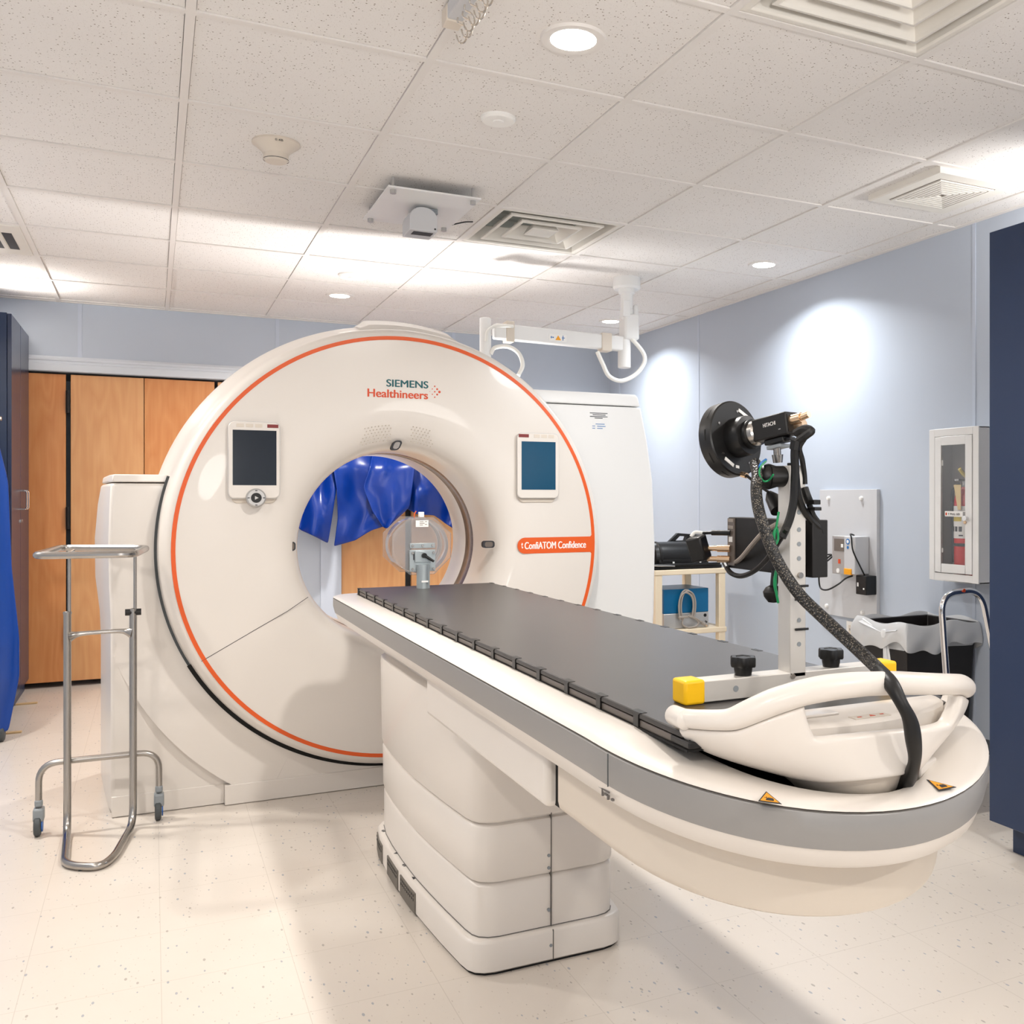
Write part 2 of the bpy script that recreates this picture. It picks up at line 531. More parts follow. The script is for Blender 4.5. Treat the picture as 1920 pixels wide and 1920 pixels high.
# walls
struct(MB().box(X1, X1 + .1, Y0 - .1, Y1 + .1, 0, CEIL + .05).build('wall_right', M['wall'], smooth=0))
struct(MB().box(X0 - .1, X0, Y0 - .1, Y1 + .1, 0, CEIL + .05).build('wall_left', M['wall'], smooth=0))
struct(MB().box(X0 - .1, X1 + .1, Y0 - .1, Y0, 0, CEIL + .05).build('wall_front', M['wall'], smooth=0))
w = MB()
O1 = (-1.28, 0.46); O2 = (1.19, 2.14); OH = 1.975
w.box(X0, X1, Y1, Y1 + .1, OH, CEIL + .05)
w.box(X0, O1[0], Y1, Y1 + .1, 0, OH); w.box(O1[1], O2[0], Y1, Y1 + .1, 0, OH); w.box(O2[1], X1, Y1, Y1 + .1, 0, OH)
w.box(X0, X1, Y1 + .55, Y1 + .6, 0, OH); w.box(X0 - .05, X0, Y1, Y1 + .6, 0, OH + .1); w.box(X1, X1 + .05, Y1, Y1 + .6, 0, OH + .1)
w.box(X0, X1, Y1 + .06, Y1 + .6, OH + .002, OH + .1)
struct(w.build('wall_back', M['wall'], smooth=0))
# panel battens of the walls
b = MB()
for y in (5.624, 3.191, 6.85, 1.2): b.box(X1 - .003, X1, y - .009, y + .009, 0.09, CEIL)
struct(b.build('trim_1', M['trim'], smooth=0))
b = MB()
for x in (-.409, .766, 2.0): b.box(x - .012, x + .012, Y1 - .004, Y1, 2.07, CEIL)
struct(b.build('trim_2', M['trim'], smooth=0))
# door heads and casings
h = MB()
h.prism([(Y1, 1.978), (Y1 - .022, 1.978), (Y1 - .022, 2.022), (Y1 - .012, 2.026), (Y1 - .012, 2.040), (Y1 - .018, 2.046), (Y1 - .018, 2.056), (Y1 - .006, 2.072), (Y1, 2.072)], 'X', X0, 0.60)
h.box(.46, .60, Y1 - .016, Y1, 0, 1.978)
struct(h.build('trim_3', M['trimw'], smooth=0))
h = MB()
h.box(1.05, 1.19, Y1 - .016, Y1, 0, 1.978); h.box(2.14, 2.28, Y1 - .016, Y1, 0, 1.978)
h.box(1.05, 2.28, Y1 - .022, Y1, 1.978, 2.05)
struct(h.build('trim_4', M['trim'], smooth=0))
struct(MB().box(X1 - .012, X1, Y0, Y1, 0, .09).build('baseboard_right', M['trim'], bevel=.003))
struct(MB().box(.60, 1.05, Y1 - .012, Y1, 0, .09).box(2.28, X1, Y1 - .012, Y1, 0, .09).build('baseboard_back', M['trim'], bevel=.003))

# folding doors
def leaf(p, x0, x1, ya, yb, mt, z0=.035, z1=1.962):
    bm = MB()
    t = .032
    bm.loft([[(x0, ya, z), (x1, yb, z), (x1, yb + t, z), (x0, ya + t, z)] for z in (z0, z1)])
    return bm.build('door_leaf', mt, p, bevel=.002)
def hinge(p, x, y, z):
    return MB().box(x - .011, x + .011, y - .004, y + .004, z - .07, z + .07).cyl((x, y - .006, z - .07), (x, y - .006, z + .07), .007).build('hinge', M['black'], p)
d1 = bpy.data.objects.new('door_1', None); COL.objects.link(d1); d1.location = (-.1, Y1, 0); struct(d1)
leaf(d1, -1.27, -.90, 7.042, 7.042, M['wood2']); leaf(d1, -.895, -.487, 7.042, 7.042, M['wood2'])
leaf(d1, -.460, -.050, 7.036, 7.036, M['wood']); leaf(d1, -.046, .372, 7.036, 7.050, M['wood2']); 
leaf(d1, .392, .455, 7.05, 7.05, M['wood'])
for z in (1.79, 1.06, .33): hinge(d1, -.476, 7.034, z)
d2 = bpy.data.objects.new('door_2', None); COL.objects.link(d2); d2.location = (1.9, Y1, 0); struct(d2)
leaf(d2, 1.195, 1.645, 7.04, 7.04, M['wood']); leaf(d2, 1.690, 2.13, 7.04, 7.04, M['wood'])

# ------------------------------------------------------------------ navy cabinets
c = thing('storage_cabinet', 'tall navy laminate cabinet with two metal pulls, left of the wooden doors', 'cabinet', (-.98, 6.6, 0))
MB().box(-1.29, -.705, 6.2, 7.02, .0, 2.19).build('body', M['navy'], c, bevel=.002)
for ya, yb, yh in ((6.203, 6.598, 6.565), (6.606, 7.018, 6.66)):
    d = MB().box(-.703, -.683, ya, yb, .07, 2.185).build('door', M['navydoor'], c, bevel=.0015)
    pts = rounded_path([(-.683, yh, 1.122), (-.648, yh, 1.122), (-.648, yh, 1.228), (-.683, yh, 1.228)], .014)
    MB().tube(pts, .0045, 8).build('pull_handle', M['chrome'], d)
    MB().cyl((-.684, yh + (.015 if yh < 6.6 else -.02), 1.052), (-.676, yh + (.015 if yh < 6.6 else -.02), 1.052), .010).build('lock', M['chrome'], d)
c = thing('storage_cabinet', 'tall plain navy laminate cabinet at the right edge of the photo, on a recessed plinth', 'cabinet', (2.9, 1.6, 0))
MB().box(2.505, 3.26, .95, 2.371, .11, 2.075).build('body', M['navy'], c, bevel=.002)
MB().box(2.585, 3.25, .98, 2.345, 0, .108).build('plinth', M['navy'], c, bevel=.002)

# ------------------------------------------------------------------ blue cover on rolling rack at the left edge
r = thing('rolling_garment_rack', 'rolling rack with a grey rubber caster, under the blue vinyl at the left edge', 'rack', (-.85, 5.62, 0))
MB().tube([(-1.05, 5.62, .10), (-.68, 5.62, .10)], .014).build('base_bar', M['steel'], r)
MB().tube([(-.98, 5.62, .10), (-.98, 5.62, 1.58)], .014).build('post', M['steel'], r)
MB().tube([(-.98, 5.62, 1.575), (-.66, 5.62, 1.575)], .012).build('hanger_bar', M['steel'], r)
for x in (-.658, -1.04):
    k = MB().lathe([(0, -.014), (.035, -.014), (.042, -.008), (.042, .008), (.035, .014), (0, .014)], (x, 5.60, .043), 'X', 28).build('caster_wheel', M['rubber'], r)
    MB().box(x - .022, x + .022, 5.585, 5.64, .055, .10).build('caster_fork', M['castergray'], k, bevel=.006)
a = MB()
edge = [(1.52, -.70), (1.456, -.664), (1.275, -.625), (.86, -.611), (.52, -.580), (.33, -.580), (.06, -.628)]
def apron_l(u, v):
    z = 1.56 - v * 1.49
    xe = edge[-1][1]
    for (za, xa), (zb, xb) in zip(edge, edge[1:]):
        if za >= z >= zb: xe = xa + (xb - xa) * (za - z) / (za - zb)
    if z > 1.52: xe = -.70
    xl = -1.12 + .03 * math.sin(v * 3)
    x = xl + (xe - xl) * u
    y = 5.58 - .05 * math.sin(u * 9 + v * 1.2) * (.35 + v) - .02 * math.sin(u * 23 + v * 3) - .035 * u * u
    return (x, y, z + .02 * math.sin(u * 5) * v)
tag(a.grid(apron_l, 26, 40).build('lead_apron', M['vinyl2'], solid=.008, base=(-.85, 5.6, .07), subd=1), 'royal blue vinyl apron hanging full length at the left edge', 'apron', 'blue lead aprons')

# ------------------------------------------------------------------ aprons seen through the scanner bore, on a wall rail
rl = tag(MB().tube([(.70, 6.93, 1.585), (2.16, 6.93, 1.585)], .012).box(.74, .76, 6.93, 7.029, 1.575, 1.60).box(2.10, 2.12, 6.93, 7.029, 1.575, 1.60).build('coat_rail', M['steel'], base=(1.4, 7.0, 1.58)), 'steel wall rail holding the blue aprons behind the scanner', 'rail')
def apron(name_label, L, Rr, top, bot, y0, amp, ph, fold=7):
    """L, Rr: (x, z) polylines of the side edges; bot: bottom edge"""
    def poly(P, t):
        n = len(P) - 1; s = min(t * n, n - 1e-6); k = int(s); f = s - k
        return P[k][0] + (P[k + 1][0] - P[k][0]) * f, P[k][1] + (P[k + 1][1] - P[k][1]) * f
    def fn(u, v):
        lx, lz = poly(L, v); rx, rz = poly(Rr, v); bx, bz = poly(bot, u)
        b0x, b0z = bot[0]; b1x, b1z = bot[-1]
        x = lx + (rx - lx) * u + (bx - (b0x + (b1x - b0x) * u)) * v
        z = lz + (rz - lz) * u + (bz - (b0z + (b1z - b0z) * u)) * v
        yy = y0 + (6.93 - y0) * max(0, 1 - v * 5)
        y = yy - amp * math.sin(u * fold + v * 2.2 + ph) * (.5 + .5 * v) - amp * .16 * math.sin(u * 15 + v * 9 + ph * 3) - amp * .07 * math.sin(u * 8 - v * 15 + ph) - amp * .5 * math.sin(u * fold * 2.3 + ph * 2 - v * 4) - amp * .5 * math.sin(v * 6 + u * 3 + ph)
        return (x, y, z)
    o = MB().grid(fn, 28, 26).build('lead_apron', M['vinyl'], solid=.007, subd=1, base=((L[0][0] + Rr[0][0]) / 2, y0, min(p[1] for p in bot)))
    tag(o, name_label, 'apron', 'blue lead aprons')
apron('blue vinyl apron seen through the scanner bore, leftmost, with a pointed lower corner', [(.80, 1.58), (.82, 1.30), (.80, 1.06)], [(1.16, 1.58), (1.13, 1.30), (1.105, 1.14), (1.072, .875)], 1.58, [(.80, 1.06), (.90, .965), (1.072, .875)], 6.84, .035, .4)
apron('wide blue vinyl apron seen through the scanner bore, hanging lowest', [(1.06, 1.59), (1.115, 1.25), (1.13, 1.05), (1.105, .855)], [(1.62, 1.59), (1.60, 1.30), (1.58, 1.10), (1.485, 1.005)], 1.59, [(1.105, .855), (1.25, .895), (1.36, .965), (1.485, 1.005)], 6.80, .03, 1.5, 5)
apron('blue vinyl apron with a kite-shaped flap, seen in the scanner bore', [(1.40, 1.585), (1.29, 1.26), (1.35, 1.09), (1.42, .985)], [(1.66, 1.585), (1.62, 1.30), (1.60, 1.12), (1.46, .985)], 1.585, [(1.42, .985), (1.44, .975), (1.46, .985)], 6.735, .022, 2.6, 4)
apron('blue vinyl apron seen through the scanner bore, rightmost, above the clear phantom', [(1.58, 1.585), (1.57, 1.30), (1.585, 1.12)], [(2.08, 1.585), (2.10, 1.20), (2.0, .90)], 1.585, [(1.585, 1.12), (1.66, 1.07), (1.80, 1.06), (1.92, .98), (2.0, .90)], 6.79, .04, 3.7, 8)

# tan wood strips on the floor by the cabinet
for k, (p, lab) in enumerate((((-.70, -.594, 6.53, 6.56), 'thin tan wood strip on the floor by the far end of the navy cabinet'), ((-.68, -.592, 5.755, 5.785), 'thin tan wood strip on the floor beside the rack caster'))):
    tag(MB().box(p[0], p[1], p[2], p[3], 0, .008).build('wood_strip', M['tape'], bevel=.001, base=((p[0] + p[1]) / 2, p[2], 0)), lab, 'wood strip', 'floor wood strips')

# ------------------------------------------------------------------ ceiling fittings
def downlight(x, y, r, label):
    t = thing('recessed_downlight', label, 'light', (x, y, CEIL), 'recessed ceiling downlights')
    MB().lathe([(r * .9, -.0005), (r * 1.16, -.004), (r * 1.30, -.0035), (r * 1.36, .006), (r, .006)], (x, y, CEIL), 'Z', 40).build('trim_ring', M['grid'], t)
    MB().lathe([(0, -.001), (r, -.001), (r, .004), (0, .004)], (x, y, CEIL), 'Z', 40).build('lens', M['lampglow'], t)
downlight(1.007, 2.39, .066, 'large bright round downlight nearest the camera, beside the hook rail')
downlight(2.88, 4.26, .062, 'round downlight in front of the right wall')
downlight(1.018, 6.06, .062, 'round downlight above the scanner near the back wall')
downlight(2.854, 6.106, .062, 'round downlight half hidden behind the ceiling arm post')

def round_plate(x, y, r, d, label, hub=.018):
    tag(MB().lathe([(0, -d - .003), (hub, -d - .003), (hub, -d), (r * .9, -d), (r, -d * .4), (r, .006), (0, .006)], (x, y, CEIL), 'Z', 40).build('ceiling_cover_plate', M['sticker'], base=(x, y, CEIL)), label, 'cover plate', 'round ceiling plates')
round_plate(1.0, 2.997, .056, .009, 'flat round white ceiling plate between the big downlight and the laser unit')
round_plate(.994, 5.473, .080, .012, 'thicker round white ceiling disc beside the far downlight', .03)

sd = thing('smoke_detector', 'cream funnel-shaped smoke detector on the ceiling, left of centre', 'smoke detector', (.383, 3.552, CEIL))
MB().lathe([(.078, .006), (.079, -.003), (.066, -.012), (.046, -.030), (.042, -.036)], (.383, 3.552, CEIL), 'Z', 40).build('base', M['cream'], sd)
MB().lathe([(.042, -.034), (.041, -.056), (.036, -.062), (0, -.062)], (.383, 3.552, CEIL), 'Z', 40).build('sensor_head', M['cream'], sd)
MB().lathe([(.0425, -.0555), (.0425, -.0575)], (.383, 3.552, CEIL), 'Z', 40).build('slot', M['ink'], sd)
text_part('0.4B', 'marking', M['ink'], sd, .372, .398, CEIL - .013, CEIL - .006, 3.552 - .0735)

def stepped_diffuser(name, label, x0, x1, y0, y1, lips, cen):
    t = thing(name, label, 'air vent', ((x0 + x1) / 2, (y0 + y1) / 2, CEIL), 'square ceiling air vents')
    cx, cy = (x0 + x1) / 2, (y0 + y1) / 2
    a = (x1 - x0) / 2; bb = (y1 - y0) / 2
    def sq(s, z): return [(cx - a * s, cy - bb * s, z), (cx + a * s, cy - bb * s, z), (cx + a * s, cy + bb * s, z), (cx - a * s, cy + bb * s, z)]
    MB().loft([sq(1, CEIL + .03), sq(1, CEIL + .001), sq(.93, CEIL - .001), sq(.915, CEIL + .004), sq(.86, CEIL + .075), sq(.87, CEIL + .08)], cap0=False, cap1=False).build('frame', M['vent'], t, smooth=0, bevel=.002)
    MB().loft([sq(.87, CEIL + .075), sq(.70, CEIL + .16), sq(.70, CEIL + .19)], cap0=False).build('plenum', M['duct'], t, smooth=0)
    MB().lathe([(.105, .10), (.105, .165), (.099, .165), (.099, .10)], (cx, cy + .02, CEIL), 'Z', 32).build('duct_collar', M['duct'], t)
    for s0 in lips:
        MB().loft([sq(s0 - .005, CEIL + .010), sq(s0, CEIL + .001), sq(s0 - .045, CEIL - .002), sq(s0 - .06, CEIL + .006), sq(s0 - .17, CEIL + .055), sq(s0 - .165, CEIL + .058)], cap0=False, cap1=False).build('louvre_ring', M['vent'], t, smooth=0, bevel=.0015)
    MB().loft([sq(cen - .05, CEIL + .03), sq(cen, CEIL + .002), sq(cen - .03, CEIL - .001)]).build('centre_plate', M['vent'], t, smooth=0, bevel=.0015)
    for d in (-1, 1):
        MB().box(cx - a * .78, cx + a * .78, cy + d * .05 - .003, cy + d * .05 + .003, CEIL + .052, CEIL + .062).build('support_bar', M['duct'], t, smooth=0)
    return t
def gx(i): return GX + GP * i
def gy(j): return GY + GP * j
stepped_diffuser('ceiling_diffuser', 'large stepped square ceiling diffuser at the top right, nearest the camera', gx(2) + .013, gx(3) - .013, gy(-2) + .013, gy(-1) - .013, (.80, .56, .34), .12)
stepped_diffuser('ceiling_diffuser', 'stepped square ceiling diffuser with visible duct, right of the laser unit', gx(2) + .013, gx(3) - .013, gy(2) + .013, gy(3) - .013, (.76, .50), .22)

# raised return-air grille
cx, cy = 2.80, 2.895
t = thing('return_air_grille', 'raised square grille of thin concentric slots near the right wall', 'air vent', (cx, cy, CEIL), 'square ceiling air vents')
def sq(s, z): return [(cx - s, cy - s, z), (cx + s, cy - s, z), (cx + s, cy + s, z), (cx - s, cy + s, z)]
MB().loft([sq(.20, CEIL + .012), sq(.20, CEIL - .018), sq(.195, CEIL - .0225)]).build('housing', M['vent'], t, smooth=0)
MB().loft([sq(.142, CEIL - .0220), sq(.142, CEIL - .0233)]).build('slot_backing', M['mdark'], t, smooth=0)
for k in range(7):
    s1 = .138 - .0185 * k
    MB().loft([sq(s1, CEIL - .0230), sq(s1, CEIL - .0280), sq(s1 - .0125, CEIL - .0280), sq(s1 - .0125, CEIL - .0230)], cap0=False, cap1=False).build('slat_ring', M['vent'], t, smooth=0)

# louvred vent at the left edge
x1v, y0v, y1v = gx(-1) - .013, gy(4) + .013, gy(5) - .013
x0v = gx(-2) + .013
t = thing('linear_diffuser', 'white ceiling vent with dark slots at the left edge, above the cabinet', 'air vent', ((x0v + x1v) / 2, 5.42, CEIL), 'square ceiling air vents')
MB().box(x0v, x1v, y0v, y1v, CEIL - .006, CEIL + .006).build('frame', M['vent'], t, bevel=.002)
for ya, yb, xa, xb in ((y0v + .14, y1v - .12, x1v - .150, x1v - .108), (y0v + .14, y1v - .12, x1v - .085, x1v - .045), (y0v + .02, y1v - .02, x1v - .275, x1v - .268), (y1v - .09, y1v - .05, x0v + .05, x1v - .30)):
    MB().box(xa, xb, ya, yb, CEIL - .0075, CEIL - .0055).build('slot', M['ink'], t, smooth=0)
for xa in (x1v - .102,):
    MB().box(xa - .004, xa + .012, y0v + .14, y1v - .12, CEIL - .011, CEIL - .006).build('louvre', M['vent'], t, smooth=0)

# laser positioning unit on its ceiling plate
t = thing('laser_unit', 'white ceiling plate on four bolts carrying a grey boxed positioning laser', 'laser', (1.0, 3.96, CEIL))
MB().box(.80, 1.165, 3.70, 4.19, CEIL - .045, CEIL - .038).build('mounting_plate', M['white2'], t, bevel=.001)
for x, y in ((.825, 3.73), (1.14, 3.73), (.825, 4.16), (1.14, 4.16)):
    MB().cyl((x, y, CEIL - .060), (x, y, CEIL - .044), .012, seg=8).cyl((x, y, CEIL - .039), (x, y, CEIL + .006), .006, seg=8).build('bolt', M['silver'], t)
yb0, yb1 = 3.86, 3.99
prof = [(.920, CEIL - .152), (1.032, CEIL - .152)] + [(.976 + .056 * math.cos(R(a)), CEIL - .100 + .045 * math.sin(R(a))) for a in range(0, 181, 15)]
bx = MB().prism([(x, z) for x, z in prof], 'Y', yb0, yb1).build('laser_housing', M['plate'], t, bevel=.003)
MB().box(.955, 1.045, 3.90, 4.03, CEIL - .068, CEIL - .0455).build('bracket', M['castergray'], t, bevel=.003)
MB().box(.940, 1.02, 3.88, 3.93, CEIL - .1530, CEIL - .1510).build('aperture', M['ink'], bx, smooth=0)
MB().cyl((1.022, yb0 - .001, CEIL - .140), (1.022, yb0 + .002, CEIL - .140), .004, seg=8).build('screw', M['ink'], bx)
MB().tube(smooth_path([(1.16, 4.10, CEIL - .044), (1.22, 4.12, CEIL - .02), (1.27, 4.16, CEIL - .002)]), .003, 6).build('cable', M['cordb'], t)

# hook rail
t = thing('hook_rail', 'ceiling-mounted rail of wire hooks at the top edge of the photo', 'rail', (.672, 2.2, CEIL))
MB().box(.652, .692, 1.86, 2.38, CEIL - .04, CEIL - .001).build('rail', M['plate'], t, bevel=.003)
MB().box(.650, .694, 2.345, 2.392, CEIL - .044, CEIL - .0015).build('end_block', M['cream'], t, bevel=.003)
hk = MB().tube(smooth_path([(.674, 2.33, CEIL - .036), (.674, 2.33, CEIL - .052), (.690, 2.33, CEIL - .058), (.698, 2.33, CEIL - .075), (.690, 2.33, CEIL - .098), (.676, 2.33, CEIL - .100), (.670, 2.33, CEIL - .084)], 5), .0022, 6).build('wire_hook', M['hookw'], t)
for k in range(1, 14): copy_part(hk, (.003 * math.sin(k * 2.1), -.034 * k, 0))

# ------------------------------------------------------------------ ceiling arm (contrast injector boom)
t = thing('ceiling_boom', 'white ceiling-mounted jointed arm with looping cable above the scanner', 'ceiling arm', (2.37, 4.87, CEIL))
px, py = 2.375, 4.87
MB().lathe([(0, 0.004), (.075, .004), (.078, -.05), (.070, -.062), (0, -.062)], (px, py, CEIL), 'Z', 40).build('ceiling_flange', M['white2'], t)
MB().lathe([(.046, -.06), (.046, -.082), (.034, -.088), (.034, -.17)], (px, py, CEIL), 'Z', 32).build('drop_tube', M['white2'], t)
MB().cyl((px, py, CEIL - .16), (px, py, CEIL - .24), .036).box(px - .030, px + .06, py - .045, py + .045, CEIL - .345, CEIL - .20).cyl((px + .055, py, CEIL - .14), (px + .055, py, CEIL - .30), .016).build('swivel_housing', M['white2'], t, bevel=.014, seg=3)
MB().box(px - .045, px + .0, py - .05, py - .03, CEIL - .22, CEIL - .13).build('side_cover', M['white2'], t, bevel=.004)
za = 2.055
MB().cyl((px - .015, py, CEIL - .50), (px - .015, py, CEIL - .34), .036).build('elbow_post', M['white2'], t, bevel=.004)
arm = MB().loft([[(px - .02, py - .028, 2.085), (px - .02, py + .028, 2.085), (px - .02, py + .028, 2.005), (px - .02, py - .028, 2.005)],
                 [(1.60, py - .028, 2.10), (1.60, py + .028, 2.10), (1.60, py + .028, 2.02), (1.60, py - .028, 2.02)]]).build('horizontal_arm', M['white2'], t, bevel=.008, seg=3)
MB().box(2.21, 2.27, py - .034, py + .034, 1.995, 2.095).build('clamp', M['cream'], t, bevel=.004)
MB().box(1.66, 1.705, py - .033, py + .033, 2.005, 2.115).build('clamp', M['cream'], t, bevel=.004)
MB().cyl((1.555, py, 1.90), (1.555, py, 2.125), .030).build('end_post', M['white2'], t, bevel=.005)
lb = MB().box(1.90, 2.00, py - .0295, py - .0282, 2.028, 2.064).build('warning_label', M['sticker'], arm, smooth=0)
yq = py - .0298
MB().prism([(1.935, 2.034), (1.968, 2.034), (1.9515, 2.060)], 'Y', yq - .0004, yq).build('warning_triangle', M['warn'], arm, smooth=0)
MB().box(1.909, 1.915, yq - .0004, yq, 2.042, 2.052).box(1.918, 1.926, yq - .0004, yq, 2.044, 2.050).box(1.977, 1.981, yq - .0004, yq, 2.034, 2.060).box(1.973, 1.990, yq - .0004, yq, 2.046, 2.049).build('label_symbols', M['bluew'], arm, smooth=0)
def W(u, v, Y=None, **k): return at(u, v, Y=Y, **k)
MB().tube(smooth_path([W(1182, 632, 4.84), W(1205, 660, 4.83), W(1208, 680, 4.82), W(1192, 702, 4.82), W(1165, 714, 4.82), W(1142, 705, 4.82), W(1130, 682, 4.83), W(1120, 660, 4.85)]), .012, 10).build('cable_loop', M['cordw'], t)
MB().tube(smooth_path([W(920, 664, 4.85), W(928, 652, 4.84), W(952, 650, 4.82), W(972, 662, 4.80), W(980, 684, 4.78), W(972, 704, 4.76)]), .011, 10).build('cable_loop', M['cordw'], t)
MB().tube(smooth_path([W(912, 640, 4.83), W(914, 622, 4.82), W(926, 612, 4.82), W(945, 611, 4.82), W(962, 612, 4.83)]), .009, 10).build('cable_loop', M['cordw'], t)
# ------------------------------------------------------------------ CT scanner gantry
GCX, GCZ = .914, .991
ct = thing('ct_scanner', 'large white ring-shaped CT scanner with an orange circular stripe', 'scanner', (GCX, 4.5, 0))
FY = 3.95
bore = .392
prof = [(bore, 4.27), (bore, 4.12), (bore + .004, 4.07), (bore + .014, 4.025), (bore + .034, 3.99), (bore + .066, 3.968), (bore + .11, 3.956), (bore + .17, FY), (.84, FY), (.862, 3.953), (.877, 3.966), (.888, 3.995), (.896, 4.045), (.903, 4.09), (.915, 4.14), (.928, 4.19), (.936, 4.25), (.938, 4.30), (.938, 4.80)]
MB().lathe(prof, (GCX, 0, GCZ), 'Y', 160).build('front_cover', M['white'], ct, smooth=50)
MB().lathe([(bore, 4.27), (bore + .003, 4.275), (bore + .003, 4.385), (bore, 4.39)], (GCX, 0, GCZ), 'Y', 128).build('scan_window', M['ring'], ct, smooth=50)
MB().lathe([(bore, 4.39), (bore, 4.60), (bore + .02, 4.64), (bore + .08, 4.70), (bore + .20, 4.78), (bore + .34, 4.85), (.92, 4.85), (.938, 4.80)], (GCX, 0, GCZ), 'Y', 128).build('rear_cover', M['white'], ct, smooth=50)
MB().lathe([(.838, FY - .0006), (.838, FY - .0012), (.853, FY - .0012), (.853, FY - .0002)], (GCX, 0, GCZ), 'Y', 160).build('orange_stripe', M['orange'], ct, smooth=0)
MB().lathe([(.899, 4.078), (.899, 4.066), (.909, 4.066), (.909, 4.078)], (GCX, 0, GCZ), 'Y', 160, a0=R(-198), a1=R(47)).build('gap_shade_ring', M['rubber'], ct, smooth=0)  # grey ring stands in for the shaded gap around the rim
# raised cap on the crown
cap = []
for rr, ya, yb in ((.896, 4.0, 4.75), (.925, 4.02, 4.72), (.928, 4.03, 4.71)):
    cap.append((rr, ya, yb))
cm = MB()
def capring(an0, an1):
    n = 24
    V = []
    for k in range(n + 1):
        t = k / n; an = R(an0 + (an1 - an0) * t)
        e = min(1, min(t, 1 - t) / .10); hgt = .002 + .022 * (e * e * (3 - 2 * e))
        V.append([Vector((GCX + math.cos(an) * (rb + q * hgt), y, GCZ + math.sin(an) * (rb + q * hgt))) for rb, q, y in ((.900, 0, 4.10), (.912, .45, 4.10), (.932, 1, 4.20), (.936, 1, 4.70), (.925, 0, 4.70))])
    return V
cm.loft(capring(99, 72.5))
cm.build('crown_cap', M['white'], ct, smooth=40)
# left column
lc = MB()
def lsec(z, xf, xb): return [(xf, 4.08, z), (xf - .02, 4.20, z), (xb, 4.60, z), (xb + .01, 4.80, z), (.42, 4.80, z), (.42, 4.08, z)]
lc.loft([lsec(z, xf, xb) for z, xf, xb in ((0.0, -.128, -.186), (.04, -.137, -.192), (.62, -.137, -.192), (.72, -.137, -.196), (.86, -.142, -.212), (1.02, -.145, -.214), (1.16, -.141, -.203), (1.243, -.137, -.190))])
lc.build('side_column', M['white'], ct, bevel=.012, seg=3)
MB().loft([lsec(z, xf, xb) for z, xf, xb in ((1.247, -.134, -.187), (1.270, -.132, -.184), (1.276, -.126, -.176))]).build('column_cap', M['white'], ct, bevel=.006, seg=2)
# right column, taller
rc = MB()
def rsec(z, x, k=0): return [(1.38, 4.09 + k, z), (x, 4.09 + k, z), (x + .03, 4.30, z), (x + .03, 4.80, z), (1.38, 4.80, z)]
rc.loft([rsec(z, x) for z, x in ((0, 2.085), (.3, 2.115), (.64, 2.140), (.95, 2.146), (1.273, 2.132), (1.45, 2.105), (1.615, 2.070))])
rc.build('side_column', M['white2'], ct, bevel=.010, seg=3)
MB().loft([rsec(z, x, k) for z, x, k in ((1.619, 2.066, .003), (1.66, 2.056, .003), (1.676, 2.046, .012))]).build('column_cap', M['white2'], ct, bevel=.005)
# base
MB().box(-.12, 2.07, 4.085, 4.80, .0, .52).build('base', M['white'], ct, bevel=.008)
sk = MB()
secs = []
for k in range(25):
    an = R(200.5 + (242.5 - 200.5) * k / 24)
    t = min(1, k / 13); yf = 4.0795 - .0295 * t * t * (3 - 2 * t)
    po = (GCX + 1.115 * math.cos(an), GCZ + 1.115 * math.sin(an)); pi_ = (GCX + .87 * math.cos(an), GCZ + .87 * math.sin(an))
    secs.append([(po[0], yf, max(.002, po[1])), (pi_[0], yf, pi_[1]), (pi_[0], 4.09, pi_[1]), (po[0], 4.09, max(.002, po[1]))])
sk.loft(secs)
an = [242.5 + (300 - 242.5) * k / 16 for k in range(17)]
sk.prism([(GCX + .87 * math.cos(R(a)), GCZ + .87 * math.sin(R(a))) for a in an] + [(1.60, .20), (1.60, .002), (.40, .002)], 'Y', 4.050, 4.09)
sk.build('front_skirt', M['white'], ct, smooth=25)
MB().lathe([(.893, 4.0495), (.893, 4.042), (.911, 4.0465), (.911, 4.0495)], (GCX, 0, GCZ), 'Y', 120, a0=R(-151), a1=R(-60)).build('gap_shade_ring', M['dark'], ct, smooth=0)  # near-black ring paints the shade of the gap below the rim
MB().box(-.136, .25, 4.077, 4.095, 0.002, .078).build('kick_strip', M['white'], ct, bevel=.002)
MB().box(.25, 1.60, 4.046, 4.095, 0.002, .078).build('kick_strip', M['white'], ct, bevel=.002)
MB().box(-.12, .25, 4.084, 4.10, 0.0, .003).box(.25, 1.6, 4.055, 4.10, 0.0, .003).build('floor_shadow_line', M['dark'], ct, smooth=0)  # dark strip painted as the shadow line under the base
# seams on the front cover
MB().tube([(.164, FY - .0003, .579), (.36, FY - .0003, .69)], .0012, 6).tube([(.36, FY - .0003, .69), (.468, FY - .0010, .750), (.545, FY + .008, .800)], .0012, 6).build('cover_seam', M['ink'], ct)
# speaker perforations
sp = MB()
for rI in range(6):
    rr = .432 + .012 * rI
    for k in range(-22, 23):
        an = PI / 2 + (k + (.5 if rI % 2 else 0)) * .014 / rr
        x, z = GCX - .02 + rr * math.cos(an), GCZ + rr * math.sin(an)
        if abs(x - GCX + .02) > .150 - (rI * .003) or abs(x - .908) < .036: continue
        e = max(0, .562 - rr); yy = 3.950 + (e ** 2) * 1.05 if rr < .562 else FY
        sp.cyl((x, yy - .0012, z), (x, yy + .002, z), .0022, seg=6)
so = sp.build('speaker_perforation', M['hole'], ct, smooth=0); so['kind'] = 'stuff'
